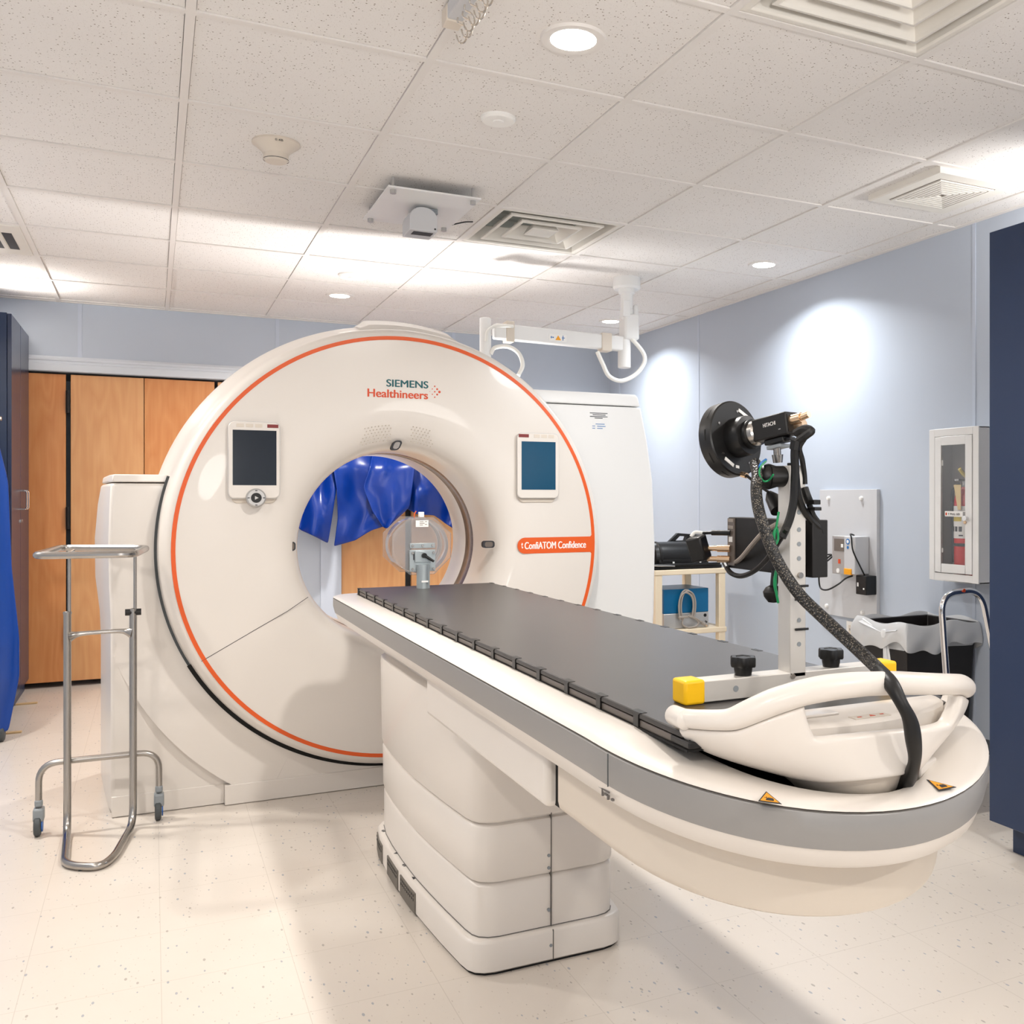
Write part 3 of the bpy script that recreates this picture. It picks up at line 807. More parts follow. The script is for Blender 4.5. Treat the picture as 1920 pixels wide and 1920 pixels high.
# laser windows
def lwin(c, w, h, y, dirx, name='laser_window', mt=None, shear=0):
    pts = rrect(-w / 2, w / 2, -h / 2, h / 2, min(w, h) * .38)
    pts = [(c[0] + x + shear * z, c[1] + z) for x, z in pts]
    o = MB().prism(pts, 'Y', y - .003, y + .02).build(name, M['ink'], ct, smooth=0)
    pts2 = [(c[0] + (x - c[0]) * .66, c[1] + (z - c[1]) * .72) for x, z in pts]
    MB().prism(pts2, 'Y', y - .0036, y).build('window_pane', M['mdark'], o, smooth=0)
lwin((.893, 1.402), .036, .040, 3.978, 0, shear=.45)
lwin((1.286, .989), .052, .030, 3.982, 0)
lwin((.4885, .998), .030, .036, 3.998, 0)
# control panels
def panel(x0, x1, z0, z1, sx0, sx1, sz0, sz1, red, dial, mt, dy=FY):
    y = dy - .022
    out = [(x, z) for x, z in rrect(x0, x1, z0, z1, .022)]
    p = MB().prism(out, 'Y', y, y + .016).build('control_panel', M['white'], ct, bevel=.004, seg=3)
    MB().prism(rrect(x0 + .012, x1 - .012, z0 - .018, z1 - .03, .02), 'Y', y + .0165, dy + .004).build('panel_backing', M['cream'], p, bevel=.003)
    MB().prism(rrect(x0 - .0015, x1 + .0015, z0 - .0015, z1 + .0015, .023), 'Y', y + .006, y + .010).build('panel_rim', M['silver'], p)
    MB().box(sx0, sx1, y - .0012, y + .001, sz0, sz1).build('screen', mt, p, smooth=0)
    MB().box(red[0], red[1], y - .0010, y + .001, red[2], red[3]).build('stop_button', M['maroon'], p, bevel=.0005)
    for k in range(3):
        xx = (x0 + .028 + .033 * k) if dial else (x0 + .075 + .033 * k)
        MB().box(xx, xx + .026, y - .0008, y + .001, red[2], red[3]).build('soft_key', M['cream'], p, bevel=.0004)
    if dial:
        cxx, cz = (x0 + x1) / 2 + .005, z0 + .002
        k = MB().lathe([(0, -.018), (.030, -.018), (.035, -.014), (.036, .004), (.030, .022)], (cxx, y, cz), 'Y', 40).build('control_dial', M['silver'], p)
        MB().lathe([(0, -.0195), (.018, -.0195), (.019, -.018)], (cxx, y, cz), 'Y', 32).build('dial_button', M['black'], k)
        MB().prism([(cxx - .005, cz - .007), (cxx + .008, cz), (cxx - .005, cz + .007)], 'Y', y - .0205, y - .0194).build('play_symbol', M['silver'], k, smooth=0)
        ticks = MB()
        for an in (0, 90, 180, 270):
            ticks.box(cxx + .027 * math.cos(R(an)) - .004, cxx + .027 * math.cos(R(an)) + .004, y - .0186, y - .0178, cz + .027 * math.sin(R(an)) - .0016, cz + .027 * math.sin(R(an)) + .0016)
        ticks.build('dial_marks', M['ink'], k, smooth=0)
    return p
panel(.255, .438, 1.186, 1.476, .270, .425, 1.236, 1.444, (.392, .432, 1.455, 1.468), True, M['screen'])
panel(1.397, 1.588, 1.186, 1.466, 1.415, 1.571, 1.223, 1.430, (1.402, 1.448, 1.447, 1.461), False, M['screenb'])
# lettering
ty = FY - .0002
text_part('SIEMENS', 'maker_lettering', M['teal'], ct, .846, 1.0152, 1.638, 1.667, ty, bold=0)
text_part('SIEMENS', 'maker_lettering', M['teal'], ct, .8485, 1.0177, 1.6385, 1.6665, ty - .0001, bold=0)
text_part('Healthineers', 'maker_lettering', M['redprint'], ct, .771, 1.0145, 1.593, 1.626, ty, bold=.008)
text_part('Healthineers', 'maker_lettering', M['redprint'], ct, .7728, 1.0163, 1.5935, 1.6255, ty - .0001, bold=.008)
text_part('SIEMENS', 'maker_lettering', M['teal'], ct, .8473, 1.0164, 1.6375, 1.6675, ty - .0002, bold=0)
lg = MB()
for dx, dz, r in ((1.0, .5, 5.2), (.78, .72, 3.9), (.78, .28, 3.9), (.55, .95, 3.0), (.55, .5, 3.1), (.55, .05, 2.8), (.32, .72, 2.3), (.32, .28, 2.3), (.08, .5, 1.4)):
    lg.cyl((1.020 + .044 * dx, ty - .0006, 1.601 + .050 * dz), (1.020 + .044 * dx, ty + .0003, 1.601 + .050 * dz), r / 1000, seg=16)
lg.build('maker_emblem', M['redprint'], ct, smooth=0)
pz0, pz1 = .947, 1.016
pl = [(1.757, pz1 + .012), (1.745, pz1), ] + [(1.404 + (pz1 - pz0) / 2 + (pz1 - pz0) / 2 * math.cos(R(a)), (pz0 + pz1) / 2 + (pz1 - pz0) / 2 * math.sin(R(a))) for a in range(90, 271, 10)] + [(1.745, pz0), (1.757, pz0 - .012)]
MB().prism(pl, 'Y', FY - .0016, FY - .0003).build('model_badge', M['orange'], ct, smooth=0)
text_part('ConfiATOM Confidence', 'model_lettering', M['whiteprint'], ct, 1.436, 1.7225, .966, .997, FY - .0017)
text_part('ConfiATOM Confidence', 'model_lettering', M['whiteprint'], ct, 1.4378, 1.7243, .9665, .9965, FY - .0018)
text_part('t', 'model_lettering', M['whiteprint'], ct, 1.421, 1.429, .970, .996, FY - .0017, bold=.02)
# rating labels on the right column
lb = MB()
for k, (x0, x1, z) in enumerate(((1.806, 1.895, 1.578), (1.82, 1.885, 1.570), (1.806, 1.895, 1.562), (1.83, 1.87, 1.555))):
    lb.box(x0, x1, 4.0885, 4.0897, z, z + .003)
lb.build('rating_label', M['ink'], ct, smooth=0)
lb = MB()
for k, (x0, x1, z) in enumerate(((1.835, 1.880, 1.528), (1.818, 1.832, 1.518), (1.842, 1.885, 1.518), (1.818, 1.832, 1.508), (1.842, 1.870, 1.508))):
    lb.box(x0, x1, 4.0885, 4.0897, z, z + .0025)
lb.build('rating_label', M['bluew'], ct, smooth=0)

# ------------------------------------------------------------------ patient table
TX = .914
tb = thing('patient_table', 'long white patient table with a black couch top and grey side band', 'table', (TX, 2.6, 0))
YB, YC, HA = 3.655, 1.327, .335
def dip(y): return .056 * max(0, (YC - y) / .335) ** 1.5
def outline(ins, z, back=None, n=40, dips=True, ref=False):
    if ref:
        return [(p[0], p[1], z - dip(q[1])) for p, q in zip(outline(ins, z, back, n, False), outline(0, z, back, n, False))]
    a = (HA - ins); yb = (YB - ins) if back is None else back
    cr = .07
    P = []
    for k in range(n + 1):                       # front half ellipse, left to right
        ph = -PI / 2 + PI * k / n
        P.append((TX + a * math.sin(ph), YC - a * math.cos(ph)))
    m = 14
    for k in range(1, m): P.append((TX + a, YC + (yb - cr - YC) * k / m))
    for k in range(7):
        an = PI / 2 * k / 6
        P.append((TX + a - cr + cr * math.cos(an), yb - cr + cr * math.sin(an)))
    for k in range(7):
        an = PI / 2 + PI / 2 * k / 6
        P.append((TX - a + cr + cr * math.cos(an), yb - cr + cr * math.sin(an)))
    for k in range(1, m): P.append((TX - a, yb - cr - (yb - cr - YC) * k / m))
    return [(x, y, z - (dip(y) if dips else 0)) for x, y in P]
def inner(extra, z):
    P = []
    base = outline(0, z, None, 40, False); o2 = outline(.112 + extra, z, None, 40, False)
    for k, (q, p) in enumerate(zip(base, o2)):
        if k <= 40:
            ph = -PI / 2 + PI * k / 40
            ins = .046 + extra + .066 * abs(math.sin(ph)) ** 1.5
            a = HA - ins
            P.append((TX + a * math.sin(ph), YC - a * math.cos(ph), z - dip(q[1])))
        else: P.append(p)
    return P
# white upper shell with the well at the foot end
MB().loft([outline(.004, .829), outline(.0, .8315), outline(.005, .8355, ref=True), outline(.012, .838, ref=True), outline(.03, .8395, ref=True), inner(.000, .8395), inner(.008, .837), inner(.014, .76)], cap0=False, cap1=False).build('upper_shell', M['white'], tb, smooth=40)
MB().loft([inner(.0142, .7597), inner(.0145, .7560)]).build('well_shade', M['dark'], tb, smooth=0)  # near-black sheet: shade down in the well put into the colour
MB().loft([outline(.003, .8290), outline(.0010, .8282), outline(.003, .8274)], cap0=False, cap1=False).build('band_seam', M['seam'], tb, smooth=0)
MB().loft([outline(.0020, .8276), outline(.0004, .8260), outline(.0005, .80), outline(.006, .777)], cap0=False, cap1=False).build('side_band', M['gray'], tb, smooth=40)
MB().loft([outline(.007, .7768), outline(.010, .770), outline(.016, .752), outline(.024, .744), outline(.05, .742)], cap0=False, cap1=True).build('lower_rim', M['white'], tb, smooth=40)
# trough housing below the front half
def hsec(ins, z, y1=1.60):
    a = HA - ins
    P = []
    for k in range(33):
        ph = -PI / 2 + PI * k / 32
        P.append((TX + a * math.sin(ph), YC + .02 - a * math.cos(ph)))
    P += [(TX + a, y1 - .012), (TX - a, y1 - .012)]
    return [(x, y, z - dip(y)) for x, y in P]
MB().loft([hsec(.061, .745), hsec(.061, .655), hsec(.064, .642), hsec(.074, .635)]).build('trough_housing', M['cream'], tb, smooth=45)
def bx(mb, x0, x1, y0, y1, z0, z1): return mb.box(x0, x1, y0, y1, z0, z1)
MB().box(.625, 1.203, 1.612, 2.45, .636, .7435).build('cradle', M['white'], tb, bevel=.012, seg=3)
MB().box(.645, 1.183, 1.585, 1.62, .640, .742).build('cradle_gap', M['dark'], tb, smooth=0)
MB().box(.70, 1.128, 2.40, 3.30, .60, .742).build('lift_core', M['white'], tb, bevel=.01)
# pedestal
def foot(ins, z, y1=3.36):
    L = [(.762, 2.312), (.735, 2.318), (.715, 2.332), (.704, 2.352), (.697, 2.39), (.684, 2.52), (.673, 2.66), (.665, 2.80), (.662, 2.95), (.663, 3.10), (.668, 3.22), (.680, 3.31), (.70, 3.345), (.73, y1)]
    out = []
    yc = 2.84
    for x, y in L:
        k = (y - yc) / .53
        out.append((x + ins, y - ins * max(-1, min(1, k * 1.4)) if abs(k) > .3 else y))
    Rr = [(2 * TX - x, y) for x, y in reversed(out)]
    return [(x, y, z) for x, y in out + Rr]
MB().loft([foot(.004, .006), foot(0, .010), foot(0, .078), foot(.003, .084), foot(.007, .086), foot(.03, .086)]).build('plinth', M['white'], tb, smooth=40)
MB().loft([foot(.006, 0), foot(.006, .0055)]).build('plinth_gap', M['dark'], tb, smooth=0)
MB().loft([foot(.018, .086), foot(.018, .212), foot(.021, .2165), foot(.0275, .219), foot(.0275, .222), foot(.019, .2245), foot(.0155, .231), foot(.014, .36), foot(.017, .366), foot(.0245, .369), foot(.0245, .372), foot(.016, .3745), foot(.012, .381), foot(.008, .64), foot(.010, .660), foot(.018, .667), foot(.05, .668)]).build('pedestal', M['white'], tb, smooth=40)
MB().loft([foot(.0195, .0862), foot(.0165, .0872), foot(.0165, .0882), foot(.0195, .0888)], cap0=False, cap1=False).build('pedestal_seam', M['seam'], tb, smooth=0)
MB().box(.9175, .9195, 2.3245, 2.34, .088, .63).box(.9175, .9195, 2.3105, 2.33, .008, .084).build('centre_seam', M['seam'], tb, smooth=0)
for z in (.385, .27, .238, .13):
    MB().cyl((.912, 2.3245, z), (.912, 2.34, z), .0042, seg=12).build('screw', M['castergray'], tb)
MB().cyl((.912, 2.3105, .045), (.912, 2.33, .045), .0042, seg=12).build('screw', M['castergray'], tb)
# foot pedals on the left side of the plinth
for y0, y1 in ((2.735, 2.895), (2.925, 3.07), (3.16, 3.30)):
    bm = MB()
    def side(y):
        L = foot(0, 0)[:14]
        for (xa, ya, _), (xb, yb, _) in zip(L, L[1:]):
            if ya <= y <= yb: return xa + (xb - xa) * (y - ya) / (yb - ya)
        return .664
    n = 8
    rings = []
    for k in range(n + 1):
        y = y0 + (y1 - y0) * k / n; x = side(y)
        rings.append([(x - .0035, y, .008), (x - .0035, y, .066), (x + .01, y, .070), (x + .01, y, .004)])
    pd = bm.loft(rings).build('foot_pedal', M['pedal'], tb, smooth=0, bevel=.0012)
    rb = MB()
    for q in range(2):
        for k in range(9):
            y = y0 + .014 + (y1 - y0 - .028) * k / 8
            rb.box(side(y) - .0046, side(y) - .0030, y - .004, y + .004, .054 - q * .012, .060 - q * .012)
    rb.build('pedal_ribs', M['black'], pd, smooth=0)
ar = MB()
for yc, up in ((2.80, 1), (3.02, -1)):
    xx = side(yc) + .016
    ar.prism([(xx - .006 * up, yc + .011), (xx - .006 * up, yc - .011), (xx + .009 * up, yc)], 'Z', .0862, .0867)
for yc in (2.91, 3.24):
    xx = side(yc) + .014
    ar.box(xx - .004, xx + .004, yc - .010, yc - .006, .0862, .0867).box(xx - .006, xx + .006, yc - .002, yc + .002, .0862, .0867).box(xx - .004, xx + .004, yc + .006, yc + .010, .0862, .0867)
ar.build('pedal_symbols', M['ink'], tb, smooth=0)
# couch top with index notches
cx0, cx1, cy0, cy1 = .663, 1.165, 1.165, 3.574
MB().prism([(cx0 + .012, cy0), (cx1 - .012, cy0), (cx1, cy0 + .02), (cx1, cy1 - .012), (cx1 - .012, cy1), (cx0 + .012, cy1), (cx0, cy1 - .012), (cx0, cy0 + .02)], 'Z', .853, .8625).build('couch_top', M['couch'], tb, bevel=.0015)
MB().box(cx0 + .005, cx1 - .005, cy0 + .004, cy1 - .004, .8505, .8535).build('couch_groove', M['dark'], tb, smooth=0)
MB().box(cx0 + .001, cx1 - .001, cy0 + .002, cy1 - .002, .8405, .8510).build('couch_rail', M['couchedge'], tb, bevel=.001)
MB().box(cx0 - .002, cx1 + .002, cy0, cy1, .8375, .8408).build('couch_base_strip', M['dark'], tb, smooth=0)
nt_ = None
for k in range(17):
    y = 3.556 - .1395 * k
    if y < 1.22: break
    for sgn, xe in ((1, cx0), (-1, cx1)):
        bm = MB()
        bm.prism([(y - .0085, .841), (y + .0085, .841), (y + .0085, .8595), (y + .015, .8632), (y - .015, .8632), (y - .0085, .8595)], 'X', xe - .0022 if sgn > 0 else xe - .010, xe + .010 if sgn > 0 else xe + .0022)
        bm.build('index_notch', M['black'], tb, smooth=0)
MB().box(cx0 - .0015, cx0 + .03, cy0 - .004, cy0 + .05, .842, .8520).build('end_latch', M['black'], tb, bevel=.002)
# brake symbol mark on the lower rim
mk = MB()
for y0, y1, z0, z1 in ((1.275, 1.320, .7605, .7625), (1.297, 1.300, .7505, .7605), (1.283, 1.293, .7545, .7565), (1.278, 1.281, .7500, .7560), (1.262, 1.268, .7525, .7555)):
    mk.box(.5925, .5960, y0, y1, z0, z1)
mk.build('brake_mark', M['seam'], tb, smooth=0)
MB().box(.5783, .580, 1.2480, 1.2490, .779, .826).build('band_joint', M['rubber'], tb, smooth=0)
# warning triangles
def warn(c, ang, sz, label=None):
    cx, cy = c
    def zz(x, y): return .8397 - (dip(YC - HA * (YC - y) / math.hypot(x - TX, y - YC)) if y < YC else 0)
    def pt(px, py, lift):
        ca, sa = math.cos(ang), math.sin(ang)
        x, y = cx + px * ca - py * sa, cy + px * sa + py * ca
        return (x, y, zz(x, y) + lift)
    def tri(k, lift0, lift1):
        P = [(-.5 * k, -.55 * k), (.5 * k, -.55 * k), (0, .95 * k)]
        return [[pt(a * sz, b * sz, l) for a, b in P] for l in (lift0, lift1)]
    o = MB().loft(tri(1.0, .0004, .0010)).build('warning_sticker', M['ink'], tb, smooth=0)
    MB().loft(tri(.80, .0011, .0014)).build('sticker_field', M['warn'], o, smooth=0)
    hand = MB()
    P = [(-.16, -.20), (.18, -.20), (.22, -.10), (.18, .0), (.0, .02), (-.10, -.06)]
    hand.loft([[pt(a * sz, b * 1.7 * sz, l) for a, b in P] for l in (.0015, .0017)])
    P = [(-.18, -.02), (-.06, -.04), (-.06, -.01), (-.18, .02)]
    hand.loft([[pt(a * sz, b * sz, l) for a, b in P] for l in (.0015, .0017)])
    P = [(-.10, .0), (-.07, .0), (-.07, .13), (-.10, .13)]
    hand.loft([[pt(a * sz, b * sz, l) for a, b in P] for l in (.0015, .0017)])
    hand.build('hand_symbol', M['ink'], o, smooth=0)
p = at(1441, 1496, Z=.80); warn((p.x, p.y), R(-28), .030)
p = at(1762, 1455, Z=.80); warn((p.x, p.y), R(-5), .030)
# foot-end console: bowl with an opening under the grab bar
EA, EYF, EYE = .252, 1.05, 1.19
def lerp(a, b, t): return a + (b - a) * t
def tab(T, x):
    for (xa, ya), (xb, yb) in zip(T, T[1:]):
        if x <= xb: return ya + (yb - ya) * max(0, (x - xa)) / (xb - xa)
    return T[-1][1]
TOPZ = [(-90, .893), (-75, .897), (-58, .902), (-51, .915), (-41, .932), (-31, .943), (-22, .949), (-12, .950), (4, .946), (19, .937), (31, .930), (45, .922), (58, .910), (75, .900), (90, .893)]
BARB = [(-90, .870), (-56, .876), (-41, .898), (-31, .910), (-20, .916), (-8, .918), (4, .915), (19, .908), (33, .900), (45, .893), (58, .880), (90, .866)]
def plan(ph, a, yf, ye):
    return Vector((TX + a * math.sin(ph), ye - (ye - yf) * math.cos(ph), 0))
def shell(ph, w):
    """w 0 at the grab bar, 1 at the seam of the base"""
    d = math.degrees(ph)
    zt = tab(BARB, d); zb = .806 - .004 * math.cos(ph)
    k = w ** 1.75
    a = lerp(EA - .006, .112, k); yf = lerp(EYF + .004, 1.046, k); ye = lerp(EYE, 1.165, k)
    q = plan(ph, a, yf, ye)
    zlow = zb
    q.z = lerp(zt, zlow, w)
    return q
NU, NV = 48, 16
def mapu(u): return -PI / 2 + PI * u
def skip(u, v):
    d = math.degrees(mapu(u))
    return -31 < d < 40 and v < .42
MB().grid(lambda u, v: shell(mapu(u), v), NU, NV, skip).build('console_bowl', M['white'], tb, solid=.022, smooth=60, bevel=0, subd=1)
# grab bar: swollen tube swept along the rim
pts = []; 
for k in range(49):
    ph = mapu(k / 48); d = math.degrees(ph)
    q = plan(ph, EA, EYF, EYE); q.z = (tab(TOPZ, d) + tab(BARB, d)) / 2
    pts.append(q)
def barr(t):
    d = -90 + 180 * t
    return (tab(TOPZ, d) - tab(BARB, d)) / 2 + .0015
MB().tube(pts, barr, 16).build('grab_bar', M['white'], tb, subd=1)
for s in (-1, 1):
    c0 = Vector((TX + s * EA, EYE, .8815))
    MB().lathe([(0, .026), (.009, .024), (.014, .016), (.0145, -.02), (0, -.04)], c0, 'Y', 20).build('bar_end', M['white'], tb)
# console deck inside, with its buttons
dk = []
for ins, z in ((0, .836), (0, .868), (.006, .872)):
    P = []
    for k in range(25):
        ph = mapu(k / 24); q = plan(ph, .215 - ins, EYF + .035 + ins, EYE - .005); P.append((q.x, q.y, z))
    dk.append(P)
MB().loft(dk).build('console_deck', M['white'], tb, smooth=40)
MB().box(.80, .90, 1.135, 1.16, .8715, .876).build('deck_pad', M['white'], tb, bevel=.002)
MB().box(.90, .965, 1.098, 1.116, .8715, .8732).build('deck_key_strip', M['cream'], tb, bevel=.0005)
MB().prism([(.930, 1.103), (.940, 1.103), (.935, 1.111)], 'Z', .8733, .8737).box(.909, .916, 1.104, 1.107, .8733, .8737).box(.952, .958, 1.106, 1.109, .8733, .8737).build('deck_symbols', M['redprint'], tb, smooth=0)
# tapered base of the bowl standing in the well
bs = []
for a, yf, ye, z in ((.112, 1.047, 1.165, .808), (.109, 1.049, 1.163, .797), (.088, 1.056, 1.158, .780), (.066, 1.070, 1.158, .760), (.040, 1.085, 1.158, .74), (.040, 1.09, 1.158, .70)):
    P = []
    for k in range(33):
        ph = mapu(k / 32); q = plan(ph, a, yf, ye); P.append((q.x, q.y, z))
    bs.append(P)
MB().loft(bs).build('console_base', M['cream'], tb, smooth=40)
MB().prism([(1.00, 1.075), (1.055, 1.10), (1.05, 1.125), (.985, 1.12)], 'Z', .77, .80).build('cable_guard', M['white'], tb, bevel=.003)
# ------------------------------------------------------------------ clear test phantom at the scanner end of the couch
ph_ = thing('test_phantom', 'clear acrylic octagonal phantom on a zinc bracket at the scanner end of the couch', 'phantom', (.895, 3.50, .8625))
pcx, pcz, yF = .872, 1.015, 3.47
oc = [(pcx + .115 * math.cos(R(22.5 + 45 * k)), pcz + .112 * math.sin(R(22.5 + 45 * k))) for k in range(8)]
MB().prism(oc, 'Y', yF, yF + .010).build('front_plate', M['acryl'], ph_, bevel=.001)
MB().lathe([(0, .012), (.098, .012), (.100, .016), (.100, .150), (.097, .156), (0, .156)], (pcx, yF, pcz), 'Y', 64).build('acrylic_drum', M['acryl'], ph_)
MB().prism([(x, z) for x, z in oc], 'Y', yF + .158, yF + .168).build('rear_plate', M['acryl'], ph_, bevel=.001)
br = MB().box(pcx - .047, pcx + .047, yF - .004, yF, pcz - .092, pcz - .014).box(pcx - .045, pcx + .045, yF - .0045, yF, pcz - .008, pcz + .010).build('bracket', M['zinc'], ph_, bevel=.0008)
MB().box(pcx - .029, pcx + .029, yF - .012, yF - .004, pcz - .058, pcz - .018).build('slide_block', M['zinc'], br, bevel=.001)
MB().box(pcx - .034, pcx - .030, yF - .0052, yF - .0035, pcz - .05, pcz - .022).build('slot', M['ink'], br, smooth=0)
scr = MB().lathe([(0, -.004), (.0045, -.004), (.005, 0), (0, .001)], (pcx - .036, yF - .0045, pcz + .001), 'Y', 12).build('screw', M['steel'], br)
for dx, dz in ((.036, 0), (.072, 0), (0, -.026), (.076, -.026), (0, -.084), (.076, -.084)): copy_part(scr, (dx, 0, dz))
lv = MB().tube([(pcx + .004, yF - .016, pcz - .034), (pcx + .036, yF - .026, pcz - .056)], lambda t: .0065 - .003 * abs(t - .2), 10).cyl((pcx + .003, yF - .004, pcz - .034), (pcx + .003, yF - .022, pcz - .034), .009).build('clamp_lever', M['black'], ph_)
MB().lathe([(0, 0), (.0235, 0), (.0235, .085), (0, .085)], (pcx, yF + .022 - .035, .8630), 'Z', 28).build('post', M['zinc'], ph_)
MB().box(pcx - .012, pcx + .012, yF - .038, yF - .0365, .886, .892).build('post_label', M['sticker'], ph_, smooth=0)
pl = MB().box(pcx - .024, pcx + .022, yF - .0012, yF - .0002, pcz + .068, pcz + .092).build('paper_label', M['sticker'], ph_, smooth=0)
q = MB()
for x, z, w in ((-.010, .086, .014), (-.010, .080, .018), (-.010, .074, .012), (.009, .086, .008), (.009, .076, .008)): q.box(pcx + x, pcx + x + w, yF - .0016, yF - .0011, pcz + z, pcz + z + .0025)
q.build('label_print', M['cord'], pl, smooth=0)
MB().box(pcx - .008, pcx + .010, yF + .012, yF + .03, pcz + .103, pcz + .122).build('filler_plug', M['sticker'], ph_, bevel=.001)
MB().tube(smooth_path([(pcx - .015, yF + .05, pcz + .098), (pcx - .017, yF + .05, pcz + .112), (pcx - .010, yF + .05, pcz + .125)]), .002, 6).build('tube_end', M['orange'], ph_)

# ------------------------------------------------------------------ tracking-camera rig clamped across the couch
ZT = .8626
rig = thing('camera_rig', 'aluminium column with a black round camera on a yellow-capped crossbar, clamped on the couch', 'camera rig', (.955, 1.345, ZT))
bar = MB().box(.782, 1.140, 1.325, 1.362, ZT + .002, ZT + .036).build('crossbar', M['alu'], rig, bevel=.0015)
for xa, xb in ((.746, .784), (1.138, 1.176)):
    MB().box(xa, xb, 1.322, 1.365, ZT, ZT + .039).build('end_cap', M['yellow'], rig, bevel=.005, seg=3)
MB().cyl((.842, 1.3245, ZT + .019), (.842, 1.34, ZT + .019), .0050, seg=16).build('bolt_hole', M['castergray'], bar)
def knob(x):
    pr = []
    for k in range(48):
        an = 2 * PI * k / 48; pr.append((an, .0205 + .0022 * math.cos(6 * an)))
    rings = []
    for z, s in ((.010, .72), (.016, .74), (.0162, .96), (.018, 1), (.030, 1), (.0325, .95), (.0325, .6), (.0315, .55)):
        rings.append([(x + r * s * math.cos(a), 1.344 + r * s * math.sin(a), ZT + .034 + z) for a, r in pr])
    rings.insert(0, [(x + .014 * math.cos(a), 1.344 + .014 * math.sin(a), ZT + .0355) for a, r in pr])
    MB().loft(rings).build('clamp_knob', M['black'], rig)
knob(.868); knob(1.047)
col = MB().box(.948, .980, 1.325, 1.360, ZT + .028, 1.243).build('column', M['alu'], rig, bevel=.0012)
MB().cyl((.953, 1.3225, ZT + .030), (.953, 1.33, ZT + .030), .0045, seg=12).build('screw', M['steel'], col)
hl = MB().cyl((.966, 1.3243, .945), (.966, 1.33, .945), .0040, seg=14).build('column_hole', M['castergray'], col)
for z in (1.088, 1.112, 1.136, 1.165, .985): copy_part(hl, (0, 0, z - .945))
MB().cyl((.967, 1.320, 1.060), (.967, 1.33, 1.060), .0050, seg=12).build('screw', M['steel'], col)
MB().box(.958, .966, 1.335, 1.348, 1.243, 1.248).build('top_screw', M['black'], col, bevel=.001)
for z, xa in ((1.040, .945), (1.018, .957), (.968, .957)):
    MB().box(xa, .984, 1.3215, 1.3245, z, z + .004).build('cable_tie', M['black'], rig, bevel=.001)

# optical head: axis points past the scanner bore, slightly down
ax = Vector((-.276, .961, -.15)).normalized()
rt = Vector((ax.y, -ax.x, 0)).normalized()
up = rt.cross(ax).normalized()
org = Vector((.936, 1.470, 1.296))
HM = Matrix(((rt.x, ax.x, up.x, org.x), (rt.y, ax.y, up.y, org.y), (rt.z, ax.z, up.z, org.z), (0, 0, 0, 1)))
def head(prof, seg=64, name='x', m=None, parent=None, **k):
    mb = MB().lathe(prof, (0, 0, 0), 'Y', seg)
    bmesh.ops.transform(mb.bm, matrix=HM, verts=mb.bm.verts)
    return mb.build(name, m, parent, **k)
def hbox(x0, x1, y0, y1, z0, z1, name, m, parent, bevel=0, extra=None, smooth=35):
    mb = MB().box(x0, x1, y0, y1, z0, z1)
    if extra: extra(mb)
    bmesh.ops.transform(mb.bm, matrix=HM, verts=mb.bm.verts)
    return mb.build(name, m, parent, bevel=bevel, smooth=smooth)
disc = head([(0, .0), (.0655, .0), (.068, .002), (.068, .028), (.066, .031), (.030, .031), (0, .026)], name='ring_light', m=M['black'], parent=rig)
for k in range(9):
    vt = MB()
    a0 = R(95 + k * 36)
    vt.lathe([(.0683, .012), (.0683, .0145)], (0, 0, 0), 'Y', 6, a0=a0, a1=a0 + R(17))
    bmesh.ops.transform(vt.bm, matrix=HM, verts=vt.bm.verts)
    vt.build('vent_slot', M['dark'], disc, smooth=0)
for a_, r_ in ((150, .050), (80, .050), (215, .050), (300, .052)):
    sc = MB()
    x, z = r_ * math.cos(R(a_)), r_ * math.sin(R(a_))
    sc.cyl((x, -.0012, z), (x, .001, z), .0024, seg=10)
    bmesh.ops.transform(sc.bm, matrix=HM, verts=sc.bm.verts)
    sc.build('screw', M['steel'], disc)
def lab(a_, r_, w, h, name='serial_label'):
    mb = MB().box(-w / 2, w / 2, -.0012, .0005, -h / 2, h / 2)
    T = Matrix.Translation((r_ * math.cos(R(a_)), 0, r_ * math.sin(R(a_)))) @ Matrix.Rotation(R(a_ - 90), 4, Vector((0, -1, 0)))
    bmesh.ops.transform(mb.bm, matrix=HM @ T, verts=mb.bm.verts)
    mb.build(name, M['sticker'], disc, smooth=0)
lab(62, .052, .026, .006); lab(238, .052, .024, .006); lab(262, .053, .008, .005)
brl = head([(.036, .001), (.0355, -.026), (.0345, -.030), (.026, -.031), (.026, -.040), (0, -.040)], name='lens_barrel', m=M['black'], parent=rig)
head([(.0225, -.040), (.0225, -.052), (.0195, -.055), (0, -.055)], name='lens_ring', m=M['steel'], parent=brl)
body = hbox(-.0185, .0185, -.128, -.052, -.0185, .0205, 'camera_body', M['blackm'], rig, .003)
# maker lettering on the camera's left flank
mb = MB()
cu = bpy.data.curves.new('lt', 'FONT'); cu.body = 'HITACHI'; cu.offset = .0; cu.extrude = .01
o = bpy.data.objects.new('lt', cu); COL.objects.link(o)
me = bpy.data.meshes.new_from_object(o.evaluated_get(bpy.context.evaluated_depsgraph_get()))
bpy.data.objects.remove(o); bpy.data.curves.remove(cu)
xs = [v.co.x for v in me.vertices]; ys = [v.co.y for v in me.vertices]
for v in me.vertices:
    fx = (v.co.x - min(xs)) / (max(xs) - min(xs)) if False else (v.co.x - 0.0)
wx0, wx1, wy0, wy1 = min(xs), max(xs), min(ys), max(ys)
for v in me.vertices:
    fx = (v.co.x - wx0) / (wx1 - wx0); fy = (v.co.y - wy0) / (wy1 - wy0)
    v.co = (HM @ Vector((-.0188 if v.co.z > 0 else -.0183, -.078 - .027 * fx, .002 + .0065 * fy))) - Vector(rig.location)
me.materials.clear(); me.materials.append(M['whiteprint'])
